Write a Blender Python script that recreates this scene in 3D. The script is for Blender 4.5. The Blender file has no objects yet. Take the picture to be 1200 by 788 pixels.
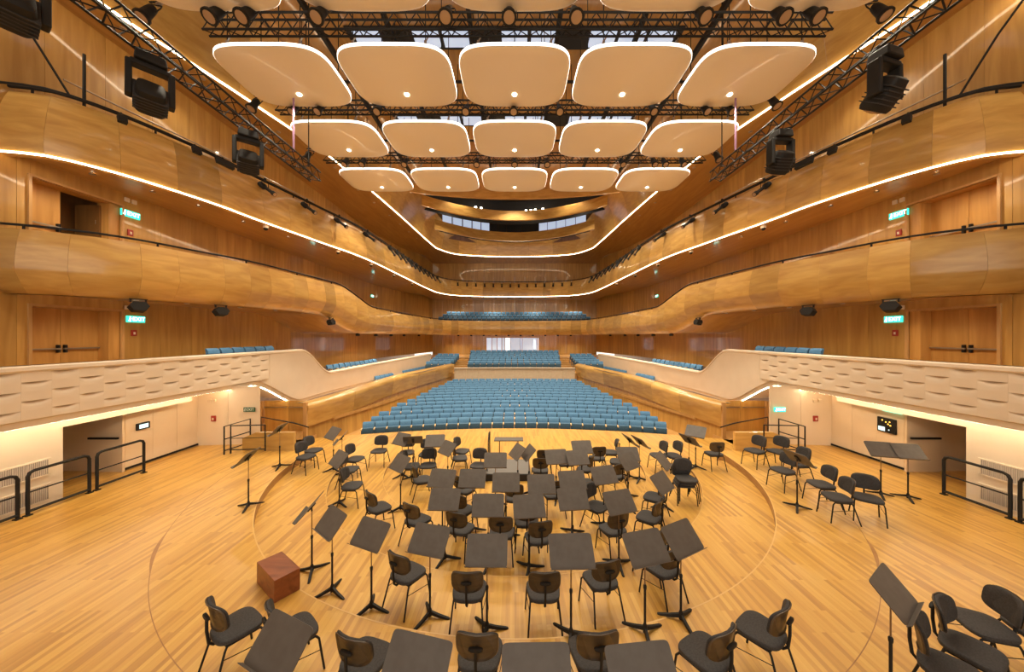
import bpy, bmesh, math, random
from mathutils import Vector, Matrix
R = math.radians
random.seed(7)
scene = bpy.context.scene
col = scene.collection

ORD = 'first second third fourth fifth sixth seventh eighth ninth tenth eleventh twelfth thirteenth fourteenth fifteenth sixteenth seventeenth eighteenth nineteenth twentieth'.split()
# ------------------------------------------------------------------ camera, world, exposure
H, F, U0, V0 = 3.9, 392.0, 603.0, 394.0          # eye height and the lens of the photograph (1200 px frame)
cd = bpy.data.cameras.new('camera')
cam = bpy.data.objects.new('camera', cd); col.objects.link(cam)
cam.location = (0, 0, H); cam.rotation_euler = (R(90), 0, 0)
cd.sensor_width = 36; cd.lens = 36 * F / 1200; cd.shift_x = -3 / 1200
cd.clip_start = 0.05; cd.clip_end = 200
scene.camera = cam
world = bpy.data.worlds.new('world'); scene.world = world
world.use_nodes = True
WB = world.node_tree.nodes['Background']
WB.inputs[0].default_value = (1.0, 0.90, 0.76, 1); WB.inputs[1].default_value = 1.35  # even warm fill added, entering through the open end behind the camera
scene.view_settings.view_transform = 'Standard'
scene.view_settings.look = 'None'
scene.view_settings.gamma = 1
scene.view_settings.use_curve_mapping = False
scene.view_settings.exposure = 0.25
WARM = (1.0, 0.86, 0.65)
STAGE_W, STALLS_FILL_W, LED_E, RIM_E = 450, 1500, 10.0, 2.6

def P(u, v, z):
    """point at height z that the photograph shows at pixel u, v"""
    y = F * (H - z) / (v - V0)
    return Vector(((u - U0) * y / F, y, z))

# ------------------------------------------------------------------ materials
def mat(name, color, rough=.5, metal=0.0, spec=.5, emit=None, estr=0, coat=0):
    m = bpy.data.materials.new(name); m.use_nodes = True
    b = m.node_tree.nodes['Principled BSDF']
    b.inputs['Base Color'].default_value = (*color, 1)
    b.inputs['Roughness'].default_value = rough
    b.inputs['Metallic'].default_value = metal
    b.inputs['Specular IOR Level'].default_value = spec
    b.inputs['Coat Weight'].default_value = coat
    if emit:
        b.inputs['Emission Color'].default_value = (*emit, 1)
        b.inputs['Emission Strength'].default_value = estr
    return m
def N(m, t, **kw):
    n = m.node_tree.nodes.new(t)
    for k, v in kw.items(): setattr(n, k, v)
    return n
def L(m, a, b): m.node_tree.links.new(a, b)
def ramp(m, fac, stops):
    r = N(m, 'ShaderNodeValToRGB')
    el = r.color_ramp.elements
    while len(el) < len(stops): el.new(.5)
    for e, (p, c) in zip(el, stops): e.position = p; e.color = (*c, 1)
    L(m, fac, r.inputs[0]); return r.outputs[0]
def wood(name, dark, light, scale, rough=.42, vary=.22, coat=.15, bump=.02, cr=.16):
    m = mat(name, light, rough, coat=coat); b = m.node_tree.nodes['Principled BSDF']
    b.inputs['Coat Roughness'].default_value = cr
    tc = N(m, 'ShaderNodeTexCoord'); mp = N(m, 'ShaderNodeMapping'); mp.inputs['Scale'].default_value = scale
    oi = N(m, 'ShaderNodeObjectInfo')
    ad = N(m, 'ShaderNodeVectorMath', operation='ADD'); L(m, tc.outputs['Object'], ad.inputs[0])
    mu = N(m, 'ShaderNodeMath', operation='MULTIPLY'); mu.inputs[1].default_value = 37; L(m, oi.outputs['Random'], mu.inputs[0])
    L(m, mu.outputs[0], ad.inputs[1]); L(m, ad.outputs[0], mp.inputs[0])
    n1 = N(m, 'ShaderNodeTexNoise'); n1.inputs['Scale'].default_value = 1; n1.inputs['Detail'].default_value = 6; n1.inputs['Distortion'].default_value = .6
    L(m, mp.outputs[0], n1.inputs['Vector'])
    c = ramp(m, n1.outputs['Fac'], [(.3, dark), (.68, light)])
    hs = N(m, 'ShaderNodeHueSaturation'); L(m, c, hs.inputs['Color'])
    mr = N(m, 'ShaderNodeMapRange'); mr.inputs['To Min'].default_value = 1 - vary; mr.inputs['To Max'].default_value = 1 + vary * .6
    L(m, oi.outputs['Random'], mr.inputs['Value']); L(m, mr.outputs[0], hs.inputs['Value'])
    L(m, hs.outputs[0], b.inputs['Base Color'])
    bp = N(m, 'ShaderNodeBump'); bp.inputs['Strength'].default_value = bump; bp.inputs['Distance'].default_value = .02
    L(m, n1.outputs['Fac'], bp.inputs['Height']); L(m, bp.outputs[0], b.inputs['Normal'])
    return m
def noisy(name, a, b2, scale, rough=.6, **kw):
    m = mat(name, a, rough, **kw); b = m.node_tree.nodes['Principled BSDF']
    tc = N(m, 'ShaderNodeTexCoord'); n1 = N(m, 'ShaderNodeTexNoise'); n1.inputs['Scale'].default_value = scale; n1.inputs['Detail'].default_value = 4
    L(m, tc.outputs['Object'], n1.inputs['Vector'])
    L(m, ramp(m, n1.outputs['Fac'], [(.35, a), (.65, b2)]), b.inputs['Base Color'])
    bp = N(m, 'ShaderNodeBump'); bp.inputs['Strength'].default_value = .05; bp.inputs['Distance'].default_value = .01
    L(m, n1.outputs['Fac'], bp.inputs['Height']); L(m, bp.outputs[0], b.inputs['Normal'])
    return m
def floor_mat():
    m = mat('stage_boards', (.6, .35, .1), .34, coat=.25); b = m.node_tree.nodes['Principled BSDF']
    b.inputs['Coat Roughness'].default_value = .3
    tc = N(m, 'ShaderNodeTexCoord'); sx = N(m, 'ShaderNodeSeparateXYZ'); cx = N(m, 'ShaderNodeCombineXYZ')
    L(m, tc.outputs['Object'], sx.inputs[0]); L(m, sx.outputs[1], cx.inputs[0]); L(m, sx.outputs[0], cx.inputs[1])
    bk = N(m, 'ShaderNodeTexBrick'); bk.offset = .37; bk.offset_frequency = 2
    for k, v in (('Scale', 1), ('Mortar Size', .0012), ('Brick Width', .95), ('Row Height', .065), ('Bias', 0), ('Mortar Smooth', .2)): bk.inputs[k].default_value = v
    bk.inputs['Color1'].default_value = (0, 0, 0, 1); bk.inputs['Color2'].default_value = (1, 1, 1, 1); bk.inputs['Mortar'].default_value = (.15, .15, .15, 1)
    L(m, cx.outputs[0], bk.inputs['Vector'])
    mp = N(m, 'ShaderNodeMapping'); mp.inputs['Scale'].default_value = (14, .9, 1); L(m, tc.outputs['Object'], mp.inputs[0])
    n1 = N(m, 'ShaderNodeTexNoise'); n1.inputs['Scale'].default_value = 1.2; n1.inputs['Detail'].default_value = 6; L(m, mp.outputs[0], n1.inputs['Vector'])
    mx = N(m, 'ShaderNodeMix'); mx.inputs[0].default_value = .5
    L(m, bk.outputs['Color'], mx.inputs[2]); L(m, n1.outputs['Fac'], mx.inputs[3])
    L(m, ramp(m, mx.outputs[0], [(.1, (.34, .162, .030)), (.45, (.545, .296, .056)), (.85, (.65, .393, .090))]), b.inputs['Base Color'])
    return m
M = {}
M['floor'] = floor_mat()
M['riser'] = wood('riser_face', (.26, .12, .035), (.38, .19, .06), (2, 2, 14), vary=.1)
M['wall'] = wood('oak_wall', (.45, .23, .049), (.62, .355, .089), (5, 5, .45), vary=.16, coat=.9, cr=.07)
M['fascia'] = wood('oak_fascia', (.51, .272, .064), (.68, .412, .115), (1.1, 1.1, 5), rough=.36, coat=.7, cr=.11, vary=.24)
M['soffit'] = wood('oak_soffit', (.43, .205, .045), (.57, .31, .078), (4, .5, 4), rough=.35, coat=.7, cr=.07, vary=.12)
M['door'] = wood('oak_door', (.46, .215, .047), (.62, .325, .085), (6, 6, .5), vary=.1)
M['frame'] = wood('oak_frame', (.50, .27, .09), (.60, .34, .12), (6, 6, .5), vary=.05)
M['aisle'] = wood('aisle_boards', (.48, .25, .07), (.60, .34, .11), (8, 1, 1), vary=.1)
M['box'] = wood('redwood', (.16, .04, .012), (.28, .08, .025), (2, 9, 9), vary=.05, rough=.4)
M['cream'] = noisy('cream_plaster', (.76, .61, .43), (.80, .65, .46), 1.2, .55)
M['relief'] = noisy('cream_relief', (.76, .64, .49), (.79, .67, .52), 2, .5)
M['white'] = noisy('white_paint', (.78, .70, .57), (.82, .74, .61), 1, .55)
M['beige'] = noisy('beige_wall', (.76, .58, .38), (.80, .64, .44), 6, .6)
M['reflector'] = noisy('reflector_cream', (.90, .80, .63), (.92, .82, .66), .4, .32, coat=.3)
M['black'] = mat('black_metal', (.014, .013, .012), .6, spec=.3)
M['steel'] = mat('steel', (.45, .40, .34), .3, .9)
M['fabric'] = noisy('charcoal_fabric', (.028, .026, .026), (.045, .042, .042), 60, .8)
M['veneer'] = wood('walnut_veneer', (.05, .034, .019), (.088, .058, .033), (3, 3, 20), vary=.25, rough=.4)
M['desk'] = noisy('desk_black', (.085, .072, .062), (.10, .087, .076), 9, .5)
M['poletop'] = mat('bronze_tube', (.30, .20, .11), .35, .7)
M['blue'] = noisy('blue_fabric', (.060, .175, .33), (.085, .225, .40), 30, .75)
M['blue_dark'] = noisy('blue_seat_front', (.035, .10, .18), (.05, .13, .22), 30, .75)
M['arm'] = mat('maple_arm', (.72, .50, .22), .4)
M['led'] = mat('led_strip', (1, .9, .75), .5, emit=(1, .80, .55), estr=LED_E)
M['cove'] = mat('cove_strip', (1, .9, .75), .5, emit=(1, .82, .58), estr=26)
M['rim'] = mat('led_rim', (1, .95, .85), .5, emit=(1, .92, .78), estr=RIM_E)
M['lamp'] = mat('lamp_disc', (1, .9, .75), .5, emit=(1, .86, .64), estr=14)
M['lens'] = mat('lamp_lens', (.42, .26, .14), .15, spec=.8)
M['glass'] = mat('booth_glass', (.55, .66, .8), .2, emit=(.62, .76, 1), estr=.4)
M['screen_w'] = mat('booth_screen', (.9, .95, 1), .3, emit=(.85, .92, 1), estr=1.4)
M['skylight'] = mat('bridge_glazing', (.5, .6, .72), .15, emit=(.60, .72, .95), estr=.55)
M['dark'] = mat('dark_void', (.02, .02, .022), .7)
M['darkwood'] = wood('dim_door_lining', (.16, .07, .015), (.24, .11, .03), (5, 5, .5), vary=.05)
M['exit'] = mat('exit_green', (.02, .45, .33), .4, emit=(.05, .75, .55), estr=1.3)
M['exit_off'] = mat('exit_green_unlit', (.02, .10, .05), .4)
M['exit_txt'] = mat('exit_white', (.9, 1, .95), .4, emit=(.8, 1, .95), estr=3)
M['exit_txt_off'] = mat('exit_white_unlit', (.75, .8, .7), .5)
M['red'] = mat('alarm_red', (.35, .03, .02), .45)
M['grille'] = mat('vent_slat', (.62, .56, .50), .5)
M['ventback'] = mat('vent_back', (.16, .15, .14), .7)
M['screen'] = mat('panel_screen', (.5, .7, .75), .3, emit=(.6, .85, .9), estr=.9)
M['gold'] = mat('nosing', (.66, .42, .15), .4)
M['purple'] = mat('purple_strap', (.33, .18, .30), .7)
M['yellow'] = mat('yellow_banner', (.55, .45, .02), .7)
M['podium'] = mat('podium_carpet', (.03, .028, .026), .9)
M['podium_top'] = mat('podium_top_grey', (.14, .13, .12), .8)
M['amber'] = mat('amber_led', (1, .6, .1), .5, emit=(1, .55, .08), estr=2)

# ------------------------------------------------------------------ mesh helpers
class MB:
    def __init__(s): s.v = []; s.f = []
    def add(s, vs, fs, Mx=None):
        o = len(s.v)
        s.v += [tuple(Mx @ Vector(p)) if Mx else tuple(p) for p in vs]
        s.f += [tuple(i + o for i in f) for f in fs]; return s
    def box(s, c, d, Mx=None, taper=1.0):
        x, y, z = c; a, b, h = d[0] / 2, d[1] / 2, d[2] / 2; t = taper
        vs = [(x - a, y - b, z - h), (x + a, y - b, z - h), (x + a, y + b, z - h), (x - a, y + b, z - h),
              (x - a * t, y - b * t, z + h), (x + a * t, y - b * t, z + h), (x + a * t, y + b * t, z + h), (x - a * t, y + b * t, z + h)]
        return s.add(vs, [(0, 3, 2, 1), (4, 5, 6, 7), (0, 1, 5, 4), (1, 2, 6, 5), (2, 3, 7, 6), (3, 0, 4, 7)], Mx)
    def tube(s, pts, r, n=8, closed=False, r2=None):
        pts = [Vector(p) for p in pts]; k = len(pts); rings = []
        prev = None
        for i, p in enumerate(pts):
            if closed: d = pts[(i + 1) % k] - pts[i - 1]
            else: d = pts[min(i + 1, k - 1)] - pts[max(i - 1, 0)]
            d.normalize()
            if prev is None:
                a = d.cross(Vector((0, 0, 1)))
                if a.length < 1e-3: a = d.cross(Vector((1, 0, 0)))
            else: a = prev - d * prev.dot(d)
            a.normalize(); prev = a; b = d.cross(a)
            rr = r if r2 is None else r + (r2 - r) * i / max(1, k - 1)
            rings.append([p + (a * math.cos(t) + b * math.sin(t)) * rr for t in [2 * math.pi * j / n for j in range(n)]])
        return s.loft(rings, closed)
    def loft(s, rings, closed=False, cap=True):
        n = len(rings[0]); vs = [p for r in rings for p in r]; fs = []
        k = len(rings)
        for i in range(k if closed else k - 1):
            j2 = (i + 1) % k
            for j in range(n):
                fs.append((i * n + j, i * n + (j + 1) % n, j2 * n + (j + 1) % n, j2 * n + j))
        if cap and not closed:
            fs.append(tuple(range(n - 1, -1, -1))); fs.append(tuple(range((k - 1) * n, k * n)))
        return s.add(vs, fs)
    def lathe(s, prof, n=16, Mx=None):
        vs = []; fs = []
        for (r, z) in prof:
            for j in range(n):
                a = 2 * math.pi * j / n; vs.append((r * math.cos(a), r * math.sin(a), z))
        for i in range(len(prof) - 1):
            for j in range(n):
                fs.append((i * n + j, i * n + (j + 1) % n, (i + 1) * n + (j + 1) % n, (i + 1) * n + j))
        fs.append(tuple(range(n - 1, -1, -1))); fs.append(tuple(range((len(prof) - 1) * n, len(prof) * n)))
        return s.add(vs, fs, Mx)
    def prism(s, poly, z0, z1, Mx=None):
        n = len(poly)
        vs = [(x, y, z0) for x, y in poly] + [(x, y, z1) for x, y in poly]
        fs = [tuple(range(n - 1, -1, -1)), tuple(range(n, 2 * n))] + [(i, (i + 1) % n, n + (i + 1) % n, n + i) for i in range(n)]
        return s.add(vs, fs, Mx)
    def mesh(s, name, m, smooth=None):
        me = bpy.data.meshes.new(name); me.from_pydata(s.v, [], s.f)
        me.materials.append(m); me.update()
        bm = bmesh.new(); bm.from_mesh(me); bmesh.ops.recalc_face_normals(bm, faces=bm.faces); bm.to_mesh(me); bm.free()
        if smooth:
            for p in me.polygons: p.use_smooth = True
            me.set_sharp_from_angle(angle=R(smooth))
        return me
    def build(s, name, m, parent=None, smooth=None, bevel=0, loc=None):
        o = bpy.data.objects.new(name, s.mesh(name, m, smooth)); col.objects.link(o)
        if parent: o.parent = parent
        if loc is not None: o.location = loc
        if bevel:
            bv = o.modifiers.new('bevel', 'BEVEL'); bv.width = bevel; bv.segments = 2; bv.limit_method = 'ANGLE'; bv.angle_limit = R(40)
        return o
def tag(o, label=None, cat=None, group=None, kind=None):
    for k, v in (('label', label), ('category', cat), ('group', group), ('kind', kind)):
        if v: o[k] = v
    return o
def empty(name, loc=(0, 0, 0), rz=0, **kw):
    o = bpy.data.objects.new(name, None); col.objects.link(o); o.location = loc; o.rotation_euler = (0, 0, rz)
    o.empty_display_size = .1
    return tag(o, **kw)
def inst(name, me, parent=None, loc=(0, 0, 0), rot=(0, 0, 0)):
    o = bpy.data.objects.new(name, me); col.objects.link(o); o.parent = parent; o.location = loc; o.rotation_euler = rot; return o
def copy_tree(o, parent=None):
    c = o.copy(); col.objects.link(c); c.parent = parent
    for ch in [x for x in col.objects if x.parent == o] if False else list(o.children): copy_tree(ch, c)
    return c
def struct(o, label=None): return tag(o, label=label, kind='structure')
def smooth01(t): t = max(0, min(1, t)); return t * t * (3 - 2 * t)
def crom(pts, step):
    """smooth curve through pts, resampled at about step"""
    pts = [Vector(p) for p in pts]; out = []
    q = [pts[0] * 2 - pts[1]] + pts + [pts[-1] * 2 - pts[-2]]
    for i in range(1, len(q) - 2):
        a, b, c, d = q[i - 1:i + 3]
        for k in range(24):
            t = k / 24
            out.append(.5 * ((2 * b) + (c - a) * t + (2 * a - 5 * b + 4 * c - d) * t * t + (3 * b - a - 3 * c + d) * t ** 3))
    out.append(pts[-1])
    acc = [0]
    for i in range(1, len(out)): acc.append(acc[-1] + (out[i] - out[i - 1]).length)
    n = max(2, round(acc[-1] / step)); res = []; j = 0
    for k in range(n + 1):
        d = acc[-1] * k / n
        while j < len(acc) - 2 and acc[j + 1] < d: j += 1
        w = (d - acc[j]) / max(1e-9, acc[j + 1] - acc[j]); res.append(out[j].lerp(out[j + 1], w))
    return res
def sided(path, s):
    """(point, inward normal) along a wall line given for the +x side"""
    pts = [Vector((s * p.x, p.y)) for p in path]; out = []
    for i, p in enumerate(pts):
        t = pts[min(i + 1, len(pts) - 1)] - pts[max(i - 1, 0)]; t.normalize()
        out.append((p, Vector((-t.y, t.x)) * s))
    out[-1] = (out[-1][0], Vector((0, -1))) if abs(out[-1][0].x) < 1e-6 else out[-1]
    return out
def sweep_panels(parent, path, s, prof, m, every, thick=.04, gap=.006, name='panel', smooth=60):
    """a curved wall front made of separate bent panels; prof(y) gives (inward offset, height) pairs"""
    pn = sided(path, s); n = len(pn) - 1; i = 0
    while i < n:
        k = min(n, i + max(1, round(random.uniform(.75, 1.3) * every)))
        if n - k < every * .5: k = n
        mb = MB(); outer = []; inner = []
        for q in range(i, k + 1):
            p, nv = pn[q]
            sh = Vector((0, 0))
            if q == i and i > 0: sh = (pn[q + 1][0] - p).normalized() * gap
            if q == k and k < n: sh = (pn[q - 1][0] - p).normalized() * gap
            pr = prof(p.y)
            outer.append([Vector((*(p + sh + nv * a), z)) for a, z in pr])
            inner.append([Vector((*(p + sh + nv * (a - thick)), z)) for a, z in pr])
        mb.loft([o + list(reversed(b)) for o, b in zip(outer, inner)])
        mb.build(name, m, parent, smooth=smooth)
        i = k
WALL = 12.5
def wall_pt(p, s):
    if p.y < 30: return Vector((s * WALL, p.y))
    if p.y < 34.5 and abs(p.x) > 7.5: return Vector((s * (WALL - (p.y - 30) * .183), p.y))
    # the corner and the rear: spread onto the end wall
    if abs(p.x) > 6: return Vector((s * 10.3, 42 if p.y > 36 else 38))
    return Vector((p.x * 1.2, 42))
def strip_to_wall(name, path, s, m, z_in, z_out, n_in=0.0, thick=.06, parent=None):
    mb = MB(); rings = []
    for p, nv in sided(path, s):
        a = p + nv * n_in; w = wall_pt(p, s)
        zi = z_in(p.y); zo = z_out(p.y)
        rings.append([Vector((*a, zi)), Vector((*w, zo)), Vector((*w, zo + thick)), Vector((*a, zi + thick))])
    mb.loft(rings); return mb.build(name, m, parent)

# ------------------------------------------------------------------ stage floor
CY = 11.2; RAD = (4.1, 5.5, 6.9); LV = (-.36, -.28, -.20)
FRONT = -.36
def level(x, y):
    if y > 11.4: return FRONT
    d = math.hypot(x, y - CY)
    if d > RAD[2]: return 0.0
    if y > CY - .2: return FRONT
    if d > RAD[1]: return LV[2]
    if d > RAD[0]: return LV[1]
    return LV[0]
def on_floor(u, v, h):
    z = 0
    for _ in range(8):
        p = P(u, v, z + h); z2 = level(p.x, p.y)
        if abs(z2 - z) < 1e-6: break
        z = z2
    return Vector((p.x, p.y, z))
def arc(r, a0, a1, n, cy=CY): return [(r * math.cos(a0 + (a1 - a0) * i / n), cy + r * math.sin(a0 + (a1 - a0) * i / n)) for i in range(n + 1)]
# wing and rear floor: everything outside the big circle
def ring_piece(name, r0, outer, z0, z1, m):
    pass
yend = 11.4
a_end = math.asin((yend - CY) / RAD[2])
inner = arc(RAD[2], math.pi - a_end, 2 * math.pi + a_end, 96)
fl = empty('floor'); struct(fl)
poly = [(-13.4, yend), (-13.4, -4), (13.4, -4), (13.4, yend)]
mb = MB()
# triangulate the plate as strips from the arc to the outline (fan between arc points and box border)
def border(a):
    x, y = a; dx, dy = x, y - CY; t = 1e9
    if dx: t = min(t, (13.4 if dx > 0 else -13.4) / dx)
    if dy < 0: t = min(t, (-4 - CY) / dy)
    return (dx * t, CY + dy * t if not (dy > 0) else min(yend, CY + dy * t))
outer = [border(a) for a in inner]
outer[0] = (-13.4, yend); outer[-1] = (13.4, yend)
ex = []
for i in range(len(inner)):
    ex.append([Vector((*inner[i], 0)), Vector((*outer[i], 0)), Vector((*outer[i], -.7)), Vector((*inner[i], -.7))])
# box corners: insert so the plate stays square
mb.loft(ex)
for sx in (-1, 1):
    mb.add([(sx * 13.4, -4, 0), (sx * 13.4, -8, 0), (0, -8, 0), (0, -4, 0)], [(0, 1, 2, 3)])
mb.build('stage_boards', M['floor'], fl)
cr = MB()
for sx in (-1, 1):   # fill the two rear corners outside the radial strips
    cr.add([(sx * 13.4, -4, -.003), (sx * 13.4, 3, -.003), (sx * 7, -4, -.003)], [(0, 1, 2)])
cr.build('stage_corner', M['floor'], fl)
for sx in (-1, 1): MB().box((sx * 11.3, 11.78, -.35), (4.2, .78, .7)).build('wing_edge', M['floor'], fl)
half = lambda r: arc(r, math.pi + .03, 2 * math.pi - .03, 80)
for ra, rb, z in ((RAD[1], RAD[2], LV[2]), (RAD[0], RAD[1], LV[1])):
    mb = MB()
    mb.loft([[Vector((*a, z)), Vector((*b, z)), Vector((*b, z - .3)), Vector((*a, z - .3))] for a, b in zip(half(ra), half(rb))])
    mb.build('stage_tier', M['floor'], fl)
# front stage plate
def front_edge(x): return 15.42 - .0215 * x * x
mb = MB(); rows = []
for i in range(41):
    x = -13.4 + 26.8 * i / 40
    rows.append([Vector((x, CY - 4.4, FRONT)), Vector((x, max(13.4, front_edge(x)), FRONT)), Vector((x, max(13.4, front_edge(x)), -1.3)), Vector((x, CY - 4.4, -1.3))])
mb.loft(rows); mb.build('stage_front', M['floor'], fl)
# curved risers (visible step faces) and pale nosing lines
for r, zt, zb in ((RAD[2], 0, LV[2]), (RAD[1], LV[2], LV[1]), (RAD[0], LV[1], LV[0])):
    e = .02 if r < 6.5 else .0
    pts = arc(r, math.pi - (a_end if r > 6.5 else -.03), 2 * math.pi + (a_end if r > 6.5 else -.03), 90)
    mb = MB(); mb.loft([[Vector((x, y, zt - .001)), Vector((x * .9985, CY + (y - CY) * .9985, zt - .001)), Vector((x * .9985, CY + (y - CY) * .9985, zb - .3)), Vector((x, y, zb - .3))] for x, y in pts])
    mb.build('riser_face', M['riser'], fl)
    mb = MB(); mb.loft([[Vector((x * k, CY + (y - CY) * k, zt + h)) for k, h in ((.9985, -.004), (1.0012, -.004), (1.0012, .0015), (.9985, .0015))] for x, y in pts])
    mb.build('nosing', M['gold'], fl)
pts = arc(8.27, math.pi + .02, 2 * math.pi - .02, 110)
mb = MB(); mb.loft([[Vector((x * k, CY + (y - CY) * k, h)) for k, h in ((.9994, -.01), (1.0006, -.01), (1.0006, .0015), (.9994, .0015))] for x, y in pts])
mb.build('joint_line', M['riser'], fl)

# ------------------------------------------------------------------ outer side walls: oak panels between the tiers
T1F, T2F, T3F, CEIL = 2.5, 5.9, 9.1, 13.0
def wall_run(parent, a, b, z0, z1, skip=(), wid=1.15, m=None, t=.05, name='panel'):
    """upright panels from plan point a to b"""
    a = Vector(a); b = Vector(b); ln = (b - a).length; d = (b - a) / ln; n = max(1, round(ln / wid)); ang = math.atan2(d.y, d.x)
    w = ln / n; cache = {}
    for i in range(n):
        lo, hi = i * w, (i + 1) * w; segs = [(lo, hi)]
        for (s0, s1) in skip:
            nx = []
            for (x0, x1) in segs:
                if x1 <= s0 or x0 >= s1: nx.append((x0, x1)); continue
                if x0 < s0: nx.append((x0, s0))
                if x1 > s1: nx.append((s1, x1))
            segs = nx
        for (x0, x1) in segs:
            if x1 - x0 < .02: continue
            key = round(x1 - x0, 3)
            if key not in cache: cache[key] = MB().box((0, 0, 0), (key - .008, t, z1 - z0)).mesh(name, m or M['wall'])
            c = a + d * ((x0 + x1) / 2)
            inst(name, cache[key], parent, (c.x, c.y, (z0 + z1) / 2), (0, 0, ang))
DOOR_Y0, DOOR_Y1 = 8.62, 10.6
for s, side in ((-1, 'left'), (1, 'right')):
    w = empty('wall_' + side); struct(w)
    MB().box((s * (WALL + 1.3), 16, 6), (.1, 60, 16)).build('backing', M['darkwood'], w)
    for (z0, z1, door) in ((T1F - .6, 5.35, 4.68), (5.35, 8.8, 8.02), (8.8, 13.3, None)):
        y0 = -3.0
        if door:
            wall_run(w, (s * WALL, y0), (s * WALL, 30), z0, z1, skip=((DOOR_Y0 - y0, DOOR_Y1 - y0),))
            ym = (DOOR_Y0 + DOOR_Y1) / 2
            MB().box((s * WALL, ym, (door + z1) / 2), (.05, DOOR_Y1 - DOOR_Y0, z1 - door)).build('panel', M['wall'], w)
        else: wall_run(w, (s * WALL, y0), (s * WALL, 30), z0, z1, wid=1.3)
        wall_run(w, (s * WALL, 30), (s * 10.3, 42), z0, z1)
# end wall
w = empty('wall_back'); struct(w)
for z0, z1 in ((.3, 4.3), (4.3, 8.6), (8.6, 13.3)):
    sk = ((10.3 - 3.5, 10.3 + 3.0),) if z0 < 1 else ()
    wall_run(w, (-10.3, 42), (10.3, 42), z0, z1, skip=sk, wid=1.25)
MB().box((-.25, 42, 3.98), (6.5, .05, .64)).build('panel', M['wall'], w)
MB().box((-.25, 42, 1.1), (6.5, .05, 1.9)).build('panel', M['wall'], w)

# doors in the side walls (lower and middle tier)
def door_set(s, n, z0, ztop, open_leaf=False):
    d = empty('door_%d' % n); struct(d)
    x = s * (WALL + .38); yl = DOOR_Y1 - .28
    fr = MB()
    fr.box((s * (WALL - .03), (DOOR_Y0 + DOOR_Y1) / 2, ztop + .03), (.09, DOOR_Y1 - DOOR_Y0 + .12, .06))
    for y in (DOOR_Y0 - .03, DOOR_Y1 + .03): fr.box((s * (WALL - .03), y, (z0 + ztop) / 2), (.09, .06, ztop - z0))
    fr.build('door_frame', M['frame'], d)
    jb = MB(); jb.box((s * (WALL + .2), DOOR_Y1 + .02, (z0 + ztop) / 2), (.4, .04, ztop - z0)); jb.box((s * (WALL + .2), DOOR_Y0 - .02, (z0 + ztop) / 2), (.4, .04, ztop - z0))
    jb.box((s * (WALL + .2), (DOOR_Y0 + DOOR_Y1) / 2, ztop - .01), (.4, DOOR_Y1 - DOOR_Y0, .02)); jb.box((s * (WALL + .2), DOOR_Y1 - .14, (z0 + ztop) / 2), (.36, .28, ztop - z0))
    jb.build('jamb', M['door'], d)
    mid = (DOOR_Y0 + yl) / 2
    for i, (y0, y1) in enumerate(((DOOR_Y0, mid - .005), (mid + .005, yl))):
        if open_leaf and i == 1:
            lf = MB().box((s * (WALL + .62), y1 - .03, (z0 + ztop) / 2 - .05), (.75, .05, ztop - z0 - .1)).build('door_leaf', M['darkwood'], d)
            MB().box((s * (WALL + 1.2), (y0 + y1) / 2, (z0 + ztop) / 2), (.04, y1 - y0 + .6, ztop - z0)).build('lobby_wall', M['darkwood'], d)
            MB().box((s * (WALL + .36), y1 - .045, z0 + 1.5), (.02, .03, .12)).build('hinge', M['steel'], lf)
            continue
        lf = MB().box((x, (y0 + y1) / 2, (z0 + ztop) / 2), (.05, y1 - y0, ztop - z0)).build('door_leaf', M['door'], d)
        zb = z0 + 1.04; xb = x - s * .09
        MB().box((xb, (y0 + y1) / 2, zb), (.035, y1 - y0 - .04, .045)).build('push_bar', M['steel'], lf)
        ye = y1 - .07 if i == 0 else y0 + .07
        b = MB(); b.box((x - s * .06, ye, zb), (.09, .05, .22)); b.build('bar_lock', M['black'], lf, bevel=.008)
    return d
nd = 1
for s in (-1, 1):
    door_set(s, nd, T1F, 4.68); nd += 1
    door_set(s, nd, T2F, 8.02, open_leaf=(s == -1)); nd += 1

# ------------------------------------------------------------------ balcony tiers
T3_PATH = crom([(12.75, 8.0), (12.3, 8.08), (11.55, 8.28), (11.0, 8.9), (10.56, 9.86), (10.1, 11.35), (9.85, 12.9), (9.2, 16), (8.6, 19.2), (8.38, 25), (8.22, 30.8), (7.8, 34.5), (6.3, 36.7), (3.5, 37.65), (0, 37.9)], .4)
T2_PATH = crom([(12.75, 7.9), (12.3, 7.98), (11.66, 8.28), (10.9, 8.86), (10.4, 9.7), (10.1, 10.6), (9.5, 12.3), (9.15, 15.7), (9.0, 18.2), (8.75, 20.8), (8.72, 27.8), (8.05, 35), (6.3, 36.9), (3.5, 37.75), (0, 38)], .4)
CE_PATH = crom([(11.95, -4), (11.8, 2), (11.6, 6), (11.3, 9.15), (10.75, 11.2), (10.2, 13.2), (9.36, 17.07), (8.75, 24), (8.25, 33), (7.9, 35), (6.5, 37.1), (3.5, 38.1), (0, 38.4)], .4)
def t2_top(y): return 6.5 - .9 * smooth01((y - 17.2) / 3.8)
def t2_bot(y): return 4.95 - .92 * smooth01((y - 15.8) / 4.0)
def t2_prof(y):
    a, b = t2_top(y), t2_bot(y); h = a - b
    return [(-.16, a), (-.01, a), (.07, a - .18 * h), (.13, a - .40 * h), (.15, a - .60 * h), (.13, a - .66 * h), (-.02, a - .85 * h), (-.22, b), (-.40, b)]
def t3_prof(y): return [(-.40, 9.95), (-.20, 9.95), (-.12, 9.75), (-.04, 9.45), (.0, 9.2), (.06, 8.9), (.07, 8.5), (.04, 8.36), (-.15, 8.33)]
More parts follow.
